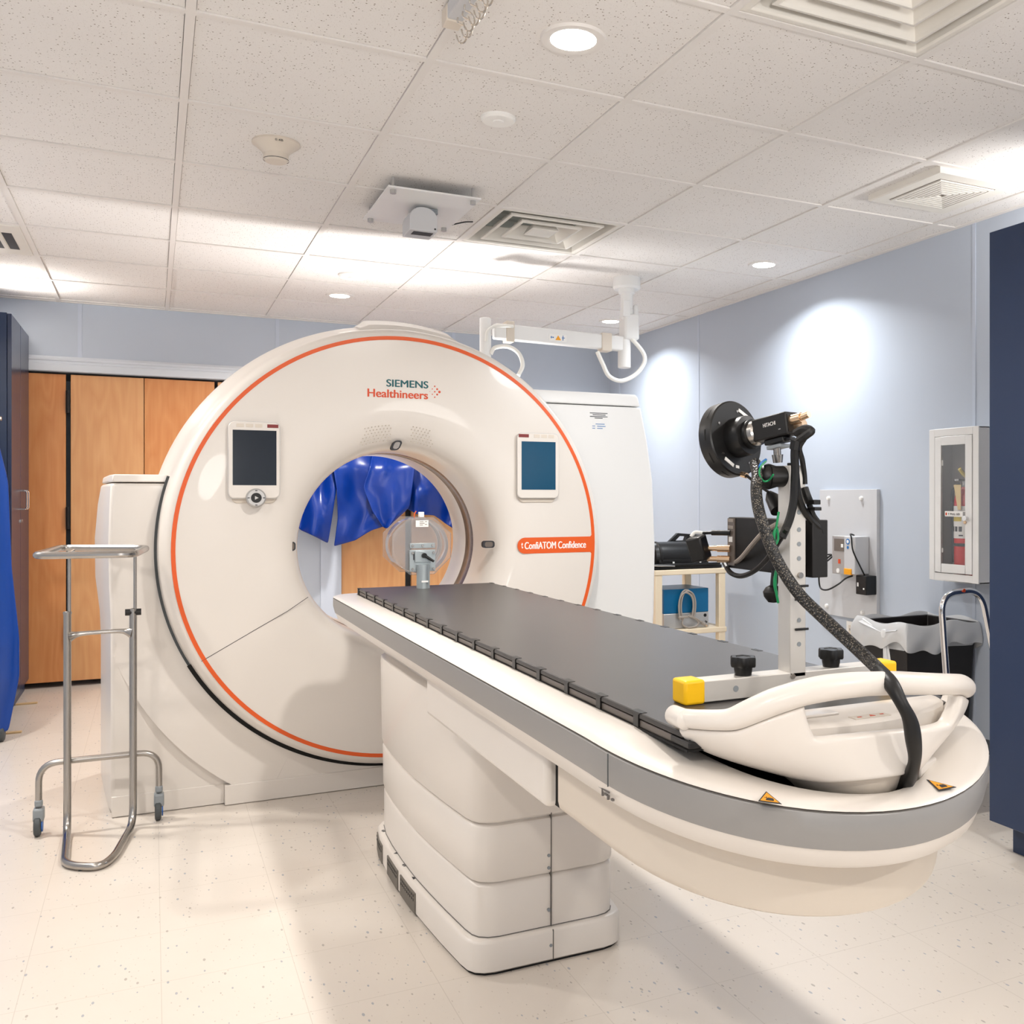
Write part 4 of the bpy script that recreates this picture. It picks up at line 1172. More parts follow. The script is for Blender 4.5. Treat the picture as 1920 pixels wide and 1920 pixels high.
o = bpy.data.objects.new('maker_lettering', me); COL.objects.link(o); o.parent = body
hbox(-.0187, -.018, -.115, -.110, -.008, -.0065, 'flank_screw', M['steel'], body)
hbox(-.015, .015, -.129, -.1275, -.014, .016, 'rear_plate', M['blackm'], body)
def hcyl(a, b, r, name, m, parent, r2=None, seg=16):
    mb = MB().cyl(a, b, r, r2, seg)
    bmesh.ops.transform(mb.bm, matrix=HM, verts=mb.bm.verts)
    return mb.build(name, m, parent)
hcyl((-.004, -.128, .006), (-.004, -.150, .006), .0085, 'connector', M['brass'], rig)
hcyl((.006, -.128, -.004), (.006, -.147, -.004), .0075, 'connector', M['brass'], rig)
hcyl((-.004, -.150, .006), (-.004, -.166, .008), .006, 'connector', M['brass'], rig)
hbox(-.012, .012, -.112, -.070, -.028, -.0185, 'quick_release_plate', M['black'], rig, .002)
hbox(-.007, .007, -.124, -.110, -.028, -.022, 'release_lever', M['black'], rig, .001)
hbox(-.012, .016, -.104, -.074, -.036, -.030, 'ball_head_plate', M['castergray'], rig, .001)
bc = HM @ Vector((0, -.088, -.034))
MB().cyl(bc, bc + Vector((.002, .002, -.014)), .0065).cyl(bc + Vector((.002, .002, -.012)), bc + Vector((.003, .002, -.026)), .010, .008).build('ball_head', M['steel'], rig)
MB().lathe([(0, -.022), (.010, -.020), (.019, -.012), (.022, 0), (.019, .012), (.010, .020), (0, .022)], (.932, 1.365, 1.225), 'X', 20).cyl((.930, 1.355, 1.225), (.955, 1.345, 1.225), .018).build('swivel_mount', M['black'], rig)

# control box behind the column
bxo = MB().box(.990, 1.022, 1.320, 1.585, 1.055, 1.152).build('control_box', M['blackm'], rig, bevel=.0015)
MB().box(.978, .992, 1.335, 1.36, 1.075, 1.13).build('box_bracket', M['black'], rig)
for y, z in ((1.575, 1.140), (1.565, 1.062), (1.345, 1.138), (1.345, 1.125)):
    MB().cyl((.9885, y, z), (.991, y, z), .0022, seg=8).build('screw', M['castergray'], bxo)
MB().box(.9875, .991, 1.560, 1.584, 1.060, 1.150).build('socket_strip', M['mdark'], bxo, bevel=.0005)
for y, z in ((1.572, 1.146), (1.572, 1.133)):
    MB().box(.9865, .9885, y - .009, y + .009, z - .003, z + .003).build('socket_label', M['cord'], bxo, smooth=0)
MB().box(.9865, .9885, 1.566, 1.578, 1.105, 1.115).build('toggle_switch', M['sticker'], bxo, smooth=0)
MB().cyl((1.0, 1.40, 1.15), (1.0, 1.40, 1.163), .005, seg=8).build('antenna_stub', M['black'], bxo)
for z in (1.092, 1.072):
    MB().cyl((.987, 1.574, z), (.970, 1.592, z), .0068, seg=12).cyl((.970, 1.592, z), (.956, 1.606, z), .0052, seg=12).build('coax_connector', M['brass'], bxo)
MB().cyl((.987, 1.573, 1.122), (.962, 1.600, 1.122), .0052).cyl((.962, 1.60, 1.122), (.950, 1.615, 1.121), .003).build('plug', M['black'], bxo)
# power brick hanging at the box end
pb = Matrix.Translation((.940, 1.612, 1.092)) @ Matrix.Rotation(R(-18), 4, Vector((0, 1, 0))) @ Matrix.Rotation(R(30), 4, 'Z')
mb = MB().box(-.014, .014, -.017, .017, -.024, .024, pb)
MB_ = mb.build('power_block', M['black'], rig, bevel=.004)
MB().tube(smooth_path([(.950, 1.615, 1.121), (.938, 1.622, 1.122), (.930, 1.624, 1.114)]), .0036, 8).build('cable', M['cordw'], rig)
def hose(pts, r, m, name='cable', seg=8):
    return MB().tube(smooth_path([at(u, v, Y=Y) for u, v, Y in pts], 6), r, seg).build(name, m, rig)
hose([(1356, 1052, 1.60), (1372, 1056, 1.585), (1388, 1048, 1.53), (1410, 1022, 1.465), (1432, 998, 1.405), (1456, 983, 1.345)], .0045, M['cord'])
hose([(1358, 1056, 1.60), (1370, 1074, 1.56), (1390, 1080, 1.52), (1415, 1070, 1.45), (1440, 1046, 1.385), (1462, 1012, 1.33), (1476, 992, 1.305)], .0048, M['cordb'])
# camera tail cables down the column
hose([(1492, 812, 1.316), (1508, 804, 1.295), (1521, 808, 1.28), (1512, 816, 1.285), (1494, 830, 1.30), (1490, 850, 1.305), (1491, 880, 1.308), (1490, 905, 1.310), (1488, 940, 1.312), (1480, 975, 1.314), (1466, 1008, 1.316)], .0070, M['cordb'])
hose([(1500, 812, 1.306), (1518, 803, 1.290), (1510, 820, 1.29), (1499, 840, 1.30), (1504, 862, 1.318), (1508, 890, 1.325), (1509, 908, 1.325)], .0045, M['cordb'])
hose([(1492, 885, 1.312), (1496, 925, 1.315), (1504, 950, 1.32), (1520, 975, 1.325), (1536, 990, 1.325), (1538, 992, 1.34)], .0060, M['cordb'])
hose([(1514, 935, 1.325), (1524, 965, 1.325), (1534, 980, 1.325), (1540, 1000, 1.325), (1538, 1018, 1.33)], .0052, M['cordb'])
MB().box(.978, .992, 1.300, 1.322, 1.178, 1.186).box(.980, .994, 1.300, 1.322, 1.168, 1.174).build('cable_clamp', M['black'], rig, bevel=.001)
hose([(1508, 915, 1.325), (1513, 930, 1.32), (1518, 942, 1.32)], .0070, M['cordb'], 'cable_gland')
hose([(1493, 826, 1.30), (1490, 843, 1.303)], .009, M['black'], 'cable_tie_wrap')
# green and blue wires
hose([(1436, 865, 1.36), (1426, 876, 1.35), (1424, 890, 1.345), (1432, 902, 1.345), (1442, 900, 1.34), (1450, 890, 1.325)], .0016, M['green'], 'green_wire')
hose([(1436, 862, 1.37), (1428, 868, 1.36), (1424, 876, 1.355)], .0024, M['bluew'], 'blue_wire')
hose([(1460, 960, 1.322), (1456, 985, 1.318), (1452, 1005, 1.316), (1453, 1022, 1.316), (1459, 1010, 1.316), (1456, 990, 1.316), (1450, 1006, 1.314), (1456, 1045, 1.32)], .0020, M['green'], 'green_wire')
hose([(1456, 1068, 1.32), (1452, 1090, 1.315), (1456, 1112, 1.315), (1452, 1095, 1.312), (1455, 1072, 1.312), (1454, 1100, 1.312), (1459, 1130, 1.318)], .0022, M['green'], 'green_wire')
# dark canister on the column and ball lever below the box
MB().tube([at(1442, 925, Y=1.40), at(1448, 934, Y=1.39), at(1458, 958, Y=1.37)], lambda t: .0125 if t > .2 else .006, 14).build('filter_canister', M['black'], rig)
MB().tube(smooth_path([at(1398, 890, Y=1.452), at(1420, 908, Y=1.43), at(1440, 922, Y=1.41)]), .0026, 6).build('cable', M['cordb'], rig)
MB().cyl(at(1390, 889, Y=1.464), at(1400, 892, Y=1.450), .0052, seg=10).build('connector', M['brass'], rig)
kb = at(1450, 1112, Y=1.385)
MB().lathe([(0, -.017), (.009, -.0155), (.0165, -.006), (.018, .002), (.013, .010), (.005, .014), (0, .014)], kb, 'Z', 20).cyl(kb + Vector((0, 0, .012)), kb + Vector((.004, -.004, .038)), .006, .009).cyl(kb + Vector((.002, -.002, .036)), kb + Vector((.036, -.03, .036)), .005).build('locking_knob', M['black'], rig)
# braided cable from the head over the grab bar into the table well
cab = [(1416, 868, 1.385), (1420, 890, 1.36), (1418, 912, 1.345), (1419, 935, 1.335), (1424, 962, 1.325), (1436, 1000, 1.312), (1452, 1040, 1.300), (1474, 1080, 1.285), (1502, 1118, 1.26), (1540, 1155, 1.22), (1580, 1192, 1.175), (1620, 1229, 1.125), (1650, 1258, 1.075), (1672, 1285, 1.030), (1690, 1318, 1.010), (1706, 1350, 1.005), (1713, 1390, 1.005), (1715, 1425, 1.015), (1706, 1455, 1.040), (1688, 1478, 1.072), (1674, 1492, 1.095)]
P = [at(u, v, Y=Y) for u, v, Y in cab]
MB().tube(smooth_path(P[:14], 8), .0098, 14).build('braided_cable', M['braid'], rig)
MB().tube(smooth_path(P[12:], 8), lambda t: .0100 + .0012 * math.sin(t * 17), 14).build('cable_sleeve', M['cordb'], rig)

# ------------------------------------------------------------------ steel instrument stand at the left
st = thing('instrument_stand', 'stainless steel instrument stand with an open tray frame, left of the scanner', 'stand', (-.165, 3.8, 0))
r0 = .0125
pts = rounded_path([(-.268, 3.945, .785), (-.268, 3.945, .016), (-.252, 3.585, .0135), (-.150, 3.515, .0135), (-.112, 3.60, .0135), (-.062, 3.925, .016), (-.062, 3.945, .785)], .075, 8)
MB().tube(pts, r0, 12).build('frame', M['steel'], st)
MB().lathe([(0, 0), (.006, 0), (.006, .003), (0, .003)], (-.205, 3.55, 0.0), 'Z', 12).build('foot_glide', M['rubber'], st)
pts = rounded_path([(-.358, 3.985, .115), (-.358, 3.985, .252), (.022, 3.985, .252), (.022, 3.985, .115)], .085, 8)
MB().tube(pts, .011, 12).build('caster_bar', M['steel'], st)
for x in (-.358, .022):
    f = MB().cyl((x, 3.985, .128), (x, 3.985, .100), .013).box(x - .017, x + .017, 3.965, 4.015, .05, .098).build('caster_fork', M['castergray'], st, bevel=.007)
    wy = 3.982
    wh = MB().lathe([(0, -.011), (.030, -.011), (.036, -.007), (.036, .007), (.030, .011), (0, .011)], (x - .003, wy, .036), 'X', 28).build('caster_wheel', M['rubber'], st)
    MB().cyl((x + .009, wy, .036), (x + .0135, wy, .036), .022).build('wheel_hub', M['bluecap'], wh)
pts = smooth_path([(-.262, 3.945, .700), (-.225, 3.945, .707), (-.165, 3.945, .709), (-.105, 3.945, .709), (-.068, 3.945, .702)])
MB().tube(pts, lambda t: .0075 + .014 * abs(2 * t - 1) ** 4, 10).build('stretcher', M['steel'], st)
for x in (-.262, -.056):
    MB().cyl((x, 3.945, .775), (x, 3.945, 1.0), .0055, seg=10).build('tray_rod', M['steel'], st)
MB().lathe([(.0135, .778), (.0135, .787), (.006, .789)], (-.268, 3.945, 0), 'Z', 16).build('collar', M['steel'], st)
MB().lathe([(.0135, .778), (.0135, .787), (.006, .789)], (-.062, 3.945, 0), 'Z', 16).build('collar', M['steel'], st)
MB().tube([(-.088, 3.945, .775), (-.036, 3.945, .775)], lambda t: .006 + .006 * abs(2 * t - 1), 12).build('height_knob', M['black'], st)
tp = rounded_path([at(64, 1042, Z=1.006), at(252, 1039, Z=1.006), at(276, 1027.5, Z=1.006), at(114, 1027, Z=1.006)], .05, 5, closed=True)
MB().tube(tp, .0115, 10, closed=True).build('tray_frame', M['steel'], st)
for x in (-.262, -.056):
    MB().tube([(x, 3.56, 1.0), (x + .01, 3.99, 1.0)], .005, 8).build('tray_support', M['steel'], st)

# ------------------------------------------------------------------ right wall: fire extinguisher cabinet
fc = thing('fire_extinguisher_cabinet', 'white wall cabinet with a glass door holding a fire extinguisher', 'cabinet', (3.21, 3.175, .815))
ya, yb, za, zb, xf = 3.032, 3.322, .822, 1.492, 3.142
m = MB()
m.box(xf, 3.279, ya, ya + .004, za, zb); m.box(xf, 3.279, yb - .004, yb, za, zb); m.box(xf, 3.279, ya, yb, za, za + .004); m.box(xf, 3.279, ya, yb, zb - .004, zb)
m.box(3.274, 3.279, ya, yb, za, zb)
m.build('case', M['white2'], fc, smooth=0)
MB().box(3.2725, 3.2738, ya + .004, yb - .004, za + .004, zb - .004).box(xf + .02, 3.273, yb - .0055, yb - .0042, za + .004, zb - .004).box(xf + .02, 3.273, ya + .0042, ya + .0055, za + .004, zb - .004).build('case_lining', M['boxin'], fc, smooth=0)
def frame(mb, x0, x1, a, b, c, d, t):
    mb.box(x0, x1, a, a + t, c, d); mb.box(x0, x1, b - t, b, c, d); mb.box(x0, x1, a + t, b - t, c, c + t); mb.box(x0, x1, a + t, b - t, d - t, d)
    return mb
frame(MB(), xf - .002, xf + .006, ya - .001, yb + .001, za - .001, zb + .001, .033).build('face_frame', M['white2'], fc, bevel=.0015)
dr = frame(MB(), xf - .004, xf + .004, ya + .035, yb - .036, za + .036, zb - .034, .038).build('door', M['white2'], fc, bevel=.0012)
MB().box(xf - .001, xf + .001, ya + .071, yb - .072, za + .072, zb - .070).build('glass_pane', M['glass'], dr, smooth=0)
MB().cyl((xf - .020, ya + .060, 1.100), (xf - .002, ya + .060, 1.100), .008).cyl((xf - .024, ya + .060, 1.100), (xf - .019, ya + .060, 1.100), .011).build('door_knob', M['chrome'], dr)
MB().cyl((xf - .009, ya + .072, 1.082), (xf - .002, ya + .072, 1.082), .007).build('lock', M['brass'], dr)
s = MB().box(xf - .0046, xf - .0042, ya + .070, yb - .098, 1.106, 1.129).build('inspection_sticker', M['sticker'], dr, smooth=0)
text_part('T PULL LID', 'sticker_print', M['ink'], s, 3.205, 3.135, 1.112, 1.121, xf - .0047, bold=.02, face='X')
MB().box(xf - .0049, xf - .0046, 3.211, 3.220, 1.111, 1.123).build('sticker_red_mark', M['redprint'], s, smooth=0)
MB().box(xf - .0049, xf - .0046, ya + .072, ya + .086, 1.108, 1.127).build('sticker_blue_field', M['gray'], s, smooth=0)
hg = MB().box(xf + .001, xf + .004, yb - .080, yb - .073, 1.33, 1.355).box(xf + .001, xf + .004, yb - .080, yb - .073, .945, .965).build('hinge_clip', M['sticker'], dr, smooth=0)
# the extinguisher
ex = thing('fire_extinguisher', 'red fire extinguisher with a paper tag behind the glass of the wall cabinet', 'fire extinguisher', (3.212, 3.135, .827))
ex0, ey0 = 3.205, 3.172
MB().lathe([(0, .8265), (.044, .8265), (.047, .832), (.047, 1.170), (.043, 1.195), (.030, 1.215), (.018, 1.225), (.016, 1.235), (0, 1.235)], (ex0, ey0, 0), 'Z', 36).build('cylinder', M['red'], ex)
MB().lathe([(.0475, 1.01), (.0478, 1.012), (.0478, 1.150), (.0475, 1.152)], (ex0, ey0, 0), 'Z', 36).build('instruction_label', M['sticker'], ex)
q = MB()
for k in range(3):
    an = PI + (-.55 + .45 * k)
    q.lathe([(.0482, 1.040), (.0482, 1.062)], (ex0, ey0, 0), 'Z', 4, a0=an - .16, a1=an + .16)
q.lathe([(.0482, 1.020), (.0482, 1.026)], (ex0, ey0, 0), 'Z', 4, a0=PI + .2, a1=PI + .6)
q.build('label_pictograms', M['ink'], ex, smooth=0)
MB().lathe([(.0482, 1.085), (.0482, 1.104)], (ex0, ey0, 0), 'Z', 12, a0=PI - .6, a1=PI + .45).build('yellow_label', M['ytag'], ex)
MB().lathe([(.0475, .975), (.0485, .977), (.0485, .987), (.0475, .989)], (ex0, ey0, 0), 'Z', 36).build('strap', M['black'], ex)
MB().cyl((ex0, ey0, 1.233), (ex0, ey0, 1.262), .014).box(ex0 - .05, ex0 + .012, ey0 - .012, ey0 + .012, 1.262, 1.270).build('valve', M['steel'], ex)
MB().tube(smooth_path([(ex0 + .01, ey0 - .004, 1.275), (ex0 - .02, ey0 - .012, 1.29), (ex0 - .045, ey0 - .012, 1.315)]), .008, 8).build('handle_lever', M['ytag'], ex)
MB().tube(smooth_path([(ex0 - .015, ey0 + .02, 1.25), (ex0 - .02, ey0 + .055, 1.21), (ex0 - .01, ey0 + .062, 1.12), (ex0 - .01, ey0 + .058, .98), (ex0 - .01, ey0 + .055, .90)]), .008, 8).build('hose', M['black'], ex)
MB().prism([(ey0 + .012, 1.245), (ey0 - .030, 1.245), (ey0 - .030, 1.135), (ey0 - .012, 1.135)], 'X', ex0 - .055, ex0 - .0535).build('inspection_tag', M['tag'], ex, smooth=0)

# mounting board with a charger
mbd = thing('mounting_board', 'grey rectangular steel board bolted to the right wall', 'wall board', (3.27, 4.045, .56))
MB().box(3.258, 3.279, 3.815, 4.280, .560, 1.231).build('board', M['plate'], mbd, bevel=.0015)
for y, z in ((4.20, 1.185), (3.93, 1.185), (4.215, .605), (3.92, .60)):
    MB().lathe([(0, -.012), (.009, -.010), (.012, 0), (.012, .004)], (3.257, y, z), 'X', 16).build('cap_bolt', M['sticker'], mbd)
dv = thing('charging_unit', 'small silver and grey wall unit with a dark window on the steel board', 'charger', (3.23, 4.0, .79))
MB().box(3.205, 3.257, 3.955, 4.105, .790, .990).build('case', M['silver'], dv, bevel=.004)
MB().box(3.165, 3.257, 3.870, 3.957, .800, .992).build('front_module', M['plate'], dv, bevel=.004)
dvx = 3.204
MB().box(dvx - .001, dvx + .002, 4.005, 4.085, .910, .974).build('window', M['mdark'], dv, smooth=0)
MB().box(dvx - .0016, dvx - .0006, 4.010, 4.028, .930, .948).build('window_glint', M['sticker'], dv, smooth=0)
MB().box(dvx - .001, dvx + .002, 4.035, 4.052, .845, .868).build('red_logo', M['redprint'], dv, smooth=0)
MB().cyl((dvx - .001, 4.055, .808), (dvx + .001, 4.055, .808), .012, seg=16).build('seal', M['sticker'], dv)
MB().cyl((3.1635, 3.925, .965), (3.166, 3.925, .965), .015, seg=20).cyl((3.1635, 3.925, .935), (3.166, 3.925, .935), .008, seg=16).build('round_sign', M['bluew'], dv)
MB().cyl((3.1630, 3.925, .965), (3.1640, 3.925, .965), .009, seg=20).build('round_sign_centre', M['sticker'], dv)
MB().box(3.160, 3.21, 3.895, 3.952, .797, .828).build('orange_socket', M['warn'], dv, bevel=.002)
MB().tube(smooth_path([(3.20, 3.93, .79), (3.18, 3.96, .775), (3.20, 4.05, .735), (3.20, 4.14, .70), (3.20, 4.20, .71), (3.20, 4.205, .79), (3.21, 4.16, .86), (3.22, 4.13, .885), (3.22, 4.18, .88), (3.22, 4.17, .85), (3.22, 4.115, .88)], 8), .0045, 8).build('cable', M['cordb'], dv)
pa = thing('power_adapter', 'black plug-in power adapter hanging at the lower right of the wall charger', 'adapter', (3.22, 3.85, .72))
MB().box(3.19, 3.257, 3.815, 3.895, .700, .796).build('body', M['black'], pa, bevel=.004)
MB().box(3.1892, 3.1905, 3.872, 3.884, .740, .760).box(3.1892, 3.1905, 3.828, 3.838, .727, .735).build('sticker', M['sticker'], pa, smooth=0)
MB().tube(smooth_path([(3.215, 3.855, .796), (3.19, 3.858, .84), (3.155, 3.872, .92), (3.155, 3.885, .985), (3.165, 3.905, 1.003), (3.20, 3.92, .997)], 8), .004, 8).build('cable', M['cordb'], pa)
ol = thing('wall_outlet', 'white wall outlet plate low on the right wall', 'outlet', (3.275, 4.035, .44))
MB().box(3.273, 3.2795, 4.000, 4.072, .425, .540).build('cover_plate', M['sticker'], ol, bevel=.002)
MB().box(3.2715, 3.2735, 4.018, 4.054, .445, .520).build('socket_face', M['cream'], ol, bevel=.002)
MB().box(3.2709, 3.2718, 4.028, 4.032, .492, .504).box(3.2709, 3.2718, 4.040, 4.044, .492, .504).box(3.2709, 3.2718, 4.028, 4.032, .456, .468).box(3.2709, 3.2718, 4.040, 4.044, .456, .468).build('slots', M['ink'], ol, smooth=0)

# ------------------------------------------------------------------ waste bin with a bag
bn = thing('waste_bin', 'tall black plastic waste bin lined with a clear bag by the right wall', 'bin', (3.06, 3.32, 0))
b0 = MB()
b0.loft([[(2.90, 3.195, 0), (3.23, 3.195, 0), (3.23, 3.435, 0), (2.90, 3.435, 0)], [(2.868, 3.168, .60), (3.262, 3.168, .60), (3.262, 3.462, .60), (2.868, 3.462, .60)],
         [(2.862, 3.162, .605), (3.268, 3.162, .605), (3.268, 3.468, .605), (2.862, 3.468, .605)], [(2.862, 3.162, .640), (3.268, 3.162, .640), (3.268, 3.468, .640), (2.862, 3.468, .640)],
         [(2.872, 3.172, .640), (3.258, 3.172, .640), (3.258, 3.458, .640), (2.872, 3.458, .640)], [(2.90, 3.2, .03), (3.23, 3.2, .03), (3.23, 3.43, .03), (2.90, 3.43, .03)]])
b0.build('shell', M['bin'], bn, bevel=.008)
bg = thing('bin_bag', 'crumpled translucent bag folded over the black bin rim and knotted at the corner', 'bag', (3.06, 3.32, .55))
def rim(t, o):
    x0, x1, y0, y1 = 2.862 - o, 3.268 + min(o, .008), 3.162 - o, 3.468 + o
    per = [(x0, y1), (x0, y0), (x1, y0), (x1, y1), (x0, y1)]
    L = [0]
    for a, b in zip(per, per[1:]): L.append(L[-1] + math.hypot(b[0] - a[0], b[1] - a[1]))
    s = t * L[-1]
    for k in range(4):
        if s <= L[k + 1] + 1e-9:
            f = (s - L[k]) / (L[k + 1] - L[k]); return per[k][0] + (per[k + 1][0] - per[k][0]) * f, per[k][1] + (per[k + 1][1] - per[k][1]) * f
    return per[-1]
def bagf(u, v):
    if v < .5:
        k = v / .5
        x, y = rim(u, -.012 * (1 - k) + .006 * k); z = .52 + (.655 - .52) * k
    else:
        k = (v - .5) / .5
        x, y = rim(u, .006 + .022 * math.sin(k * 2.4) + .006 * math.sin(u * 70 + k * 4) * k)
        z = .655 - (.115 + .018 * math.sin(u * 26) + .012 * math.sin(u * 61)) * k
    z += .010 * math.sin(u * 34 + 1) * (1 - abs(2 * v - 1))
    return (x, y, z)
MB().grid(bagf, 120, 12).build('bag_rim', M['bag'], bg, solid=.0015, subd=1)
kx, ky, kz = 2.846, 3.28, .60
MB().lathe([(0, -.022), (.014, -.018), (.018, 0), (.014, .016), (0, .02)], (kx, ky, kz), 'Z', 14).build('knot', M['bagk'], bg)
def tail(d0, d1, w0, w1, tw):
    d0, d1 = Vector(d0), Vector(d1)
    def fn(u, v):
        p = d0.lerp(d1, v); w = w0 + (w1 - w0) * (v ** .7); a = tw * v
        off = Vector((.6 * math.cos(a), -.8 * math.cos(a) + .2, math.sin(a) * .4)) * w * (u - .5)
        return p + off + Vector((-.006 * math.sin(u * 14), .006 * math.sin(u * 11), 0)) * v
    return MB().grid(fn, 10, 12)
tail((kx, ky, kz), (kx - .005, ky - .03, .40), .012, .05, .3).build('knot_tail', M['bagk'], bg, solid=.002, subd=1)
tail((kx, ky, kz), (kx + .02, ky + .17, .54), .012, .08, 1.2).build('knot_tail', M['bagk'], bg, solid=.002, subd=1)
tail((kx, ky, kz), (kx + .0, ky + .15, .645), .012, .07, 1.0).build('knot_tail', M['bagk'], bg, solid=.002, subd=1)
tail((kx, ky, kz), (kx + .0, ky - .10, .635), .012, .09, 1.0).build('knot_tail', M['bagk'], bg, solid=.002, subd=1)

# step stool with a hand rail
ss = thing('step_stool', 'step stool with a tall chrome hand rail between the bin and the navy cabinet', 'step stool', (2.80, 2.78, 0))
MB().box(2.635, 2.975, 2.665, 2.905, .178, .222).build('step_platform', M['plate'], ss, bevel=.004)
MB().box(2.637, 2.973, 2.668, 2.902, .222, .227).build('tread_mat', M['black'], ss, bevel=.001)
for x, y in ((2.650, 2.684), (2.962, 2.684), (2.650, 2.890), (2.962, 2.890)):
    l = MB().cyl((x, y, .02), (x, y, .178), .012).build('leg', M['chrome'], ss)
    MB().lathe([(0, 0), (.019, 0), (.021, .006), (.016, .035), (0, .035)], (x, y, 0), 'Z', 18).build('rubber_foot', M['black'], l)
s = MB().box(2.70, 2.79, 2.6632, 2.6648, .186, .214).build('warning_label', M['sticker'], ss, smooth=0)
MB().tube([(2.722 + .009 * math.cos(2 * PI * k / 16), 2.6628, .200 + .009 * math.sin(2 * PI * k / 16)) for k in range(16)], .0014, 6, closed=True).tube([(2.716, 2.6628, .206), (2.728, 2.6628, .194)], .0014, 6).build('prohibition_sign', M['redprint'], s, smooth=0)
pts = rounded_path([(2.650, 2.684, .20), (2.598, 2.690, .832), (2.800, 2.690, .842), (2.962, 2.684, .20)], .075, 10)
MB().tube(pts, .0125, 14).build('hand_rail', M['chrome'], ss)
MB().cyl((2.70, 2.677, .8435), (2.70, 2.6755, .8435), .007, seg=14).build('rail_sticker', M['redprint'], ss)

# ------------------------------------------------------------------ utility cart with equipment
ct_ = thing('utility_cart', 'beige two-shelf cart against the right wall behind the scanner', 'cart', (2.81, 5.12, 0))
for x, y in ((2.592, 4.915), (3.015, 4.915), (2.592, 5.32), (3.015, 5.32)):
    MB().box(x - .022, x + .022, y - .022, y + .022, 0, .742).build('leg', M['beige'], ct_, bevel=.004)
for z in (.742, .395):
    MB().box(2.565, 3.045, 4.890, 5.345, z, z + .030).build('shelf', M['beige'], ct_, bevel=.004)
c = thing('equipment_case', 'metallic blue and silver case on the lower shelf of the beige cart', 'case', (2.79, 5.0, .425))
MB().box(2.645, 2.945, 4.935, 5.20, .515, .655).build('upper_shell', M['cartblue'], c, bevel=.003)
MB().box(2.645, 2.945, 4.933, 5.20, .4255, .514).build('lower_shell', M['silver'], c, bevel=.003)
MB().cyl((2.92, 4.931, .495), (2.92, 4.936, .495), .010, seg=14).build('socket', M['black'], c)
MB().tube(smooth_path([(2.92, 4.930, .462), (2.928, 4.925, .455), (2.915, 4.925, .448)]), .003, 6).build('hook', M['black'], c)
cd = thing('coiled_cord', 'coiled grey power cord hanging over the blue and silver case', 'cord', (2.80, 4.92, .43))
yy = 4.918
for k, (dx, dy) in enumerate(((0, 0), (.010, -.004), (-.008, -.009))):
    MB().tube(smooth_path([(2.745 + dx, yy + dy, .480), (2.738 + dx, yy + dy, .56), (2.752 + dx, yy + dy, .628 - k * .006), (2.785 + dx, yy + dy, .650 - k * .007), (2.822 + dx, yy + dy, .625 - k * .006), (2.835 + dx, yy + dy, .56), (2.825 + dx, yy + dy, .490)], 8), .0052, 8).build('cord_loop', M['cord'], cd)
MB().box(2.728, 2.79, yy - .016, yy + .004, .488, .502).build('cord_tie', M['cord'], cd, bevel=.003)
MB().tube(smooth_path([(2.765, yy - .004, .495), (2.755, yy - .006, .455), (2.790, yy - .008, .432), (2.845, yy - .008, .437), (2.862, yy - .008, .46), (2.830, yy - .008, .485), (2.790, yy - .006, .50)], 8), .0052, 8).build('cord_loop', M['cord'], cd)
MB().tube(smooth_path([(2.80, yy - .006, .505), (2.85, yy - .010, .480), (2.885, yy - .012, .455)], 8), .005, 8).cyl((2.88, yy - .012, .458), (2.905, yy - .014, .443), .010).build('plug', M['cord'], cd)
MB().cyl((2.903, yy - .018, .446), (2.918, yy - .019, .437), .002, seg=6).cyl((2.905, yy - .008, .441), (2.920, yy - .009, .432), .002, seg=6).build('plug_prongs', M['brass'], cd)
# black respiratory phantom on top of the cart
bd = thing('motion_phantom', 'black ribbed cylinder device with a carrying handle on the beige cart top', 'phantom device', (2.80, 5.05, .772))
MB().box(2.54, 3.03, 4.92, 5.30, .7725, .792).build('base_plate', M['black'], bd, bevel=.004)
MB().box(2.57, 3.01, 4.905, 4.93, .792, .806).build('front_ledge', M['black'], bd, bevel=.003)
hb = MB().lathe([(0, 0), (.050, 0), (.075, .010), (.082, .03), (.086, .05), (.086, .34), (.080, .36), (0, .36)], (2.605, 5.04, .842), 'X', 40).build('drum', M['black'], bd)
MB().box(2.63, 2.95, 4.955, 5.125, .79, .835).build('drum_cradle', M['black'], bd, bevel=.01)
for x in (2.668, 2.668 + .0001, 2.90):
    pass
MB().lathe([(.083, .030), (.0885, .034), (.0885, .046), (.083, .05)], (2.605, 5.04, .842), 'X', 40).build('drum_rib', M['blackm'], hb)
for x in (2.715, 2.895):
    MB().cyl((x, 4.945, .806), (x, 4.945, .815), .006, seg=10).build('white_pin', M['sticker'], bd)
hd = MB()
P = [(2.74, .90), (2.83, .975), (2.985, .962), (2.975, .905)]
Q = [(2.815, .930), (2.845, .957), (2.885, .954), (2.875, .930)]
V0 = [[hd.v((x, y, z)) for x, z in P] for y in (5.10, 5.125)]; V1 = [[hd.v((x, y, z)) for x, z in Q] for y in (5.10, 5.125)]
for k in range(4):
    j = (k + 1) % 4
    hd.face([V0[0][k], V0[0][j], V1[0][j], V1[0][k]]); hd.face([V0[1][k], V1[1][k], V1[1][j], V0[1][j]])
    hd.face([V0[0][k], V0[1][k], V0[1][j], V0[0][j]]); hd.face([V1[0][k], V1[0][j], V1[1][j], V1[1][k]])
hd.build('carry_handle', M['black'], bd, bevel=.004)
MB().tube([(2.74, 5.1125, .90), (2.975, 5.1125, .90)], .012, 8).build('handle_foot', M['black'], bd)
MB().tube(smooth_path([(2.53, 4.91, .80), (2.60, 4.90, .797), (2.66, 4.90, .796), (2.70, 4.905, .793)]), .005, 8).build('steel_rod', M['steel'], bd)
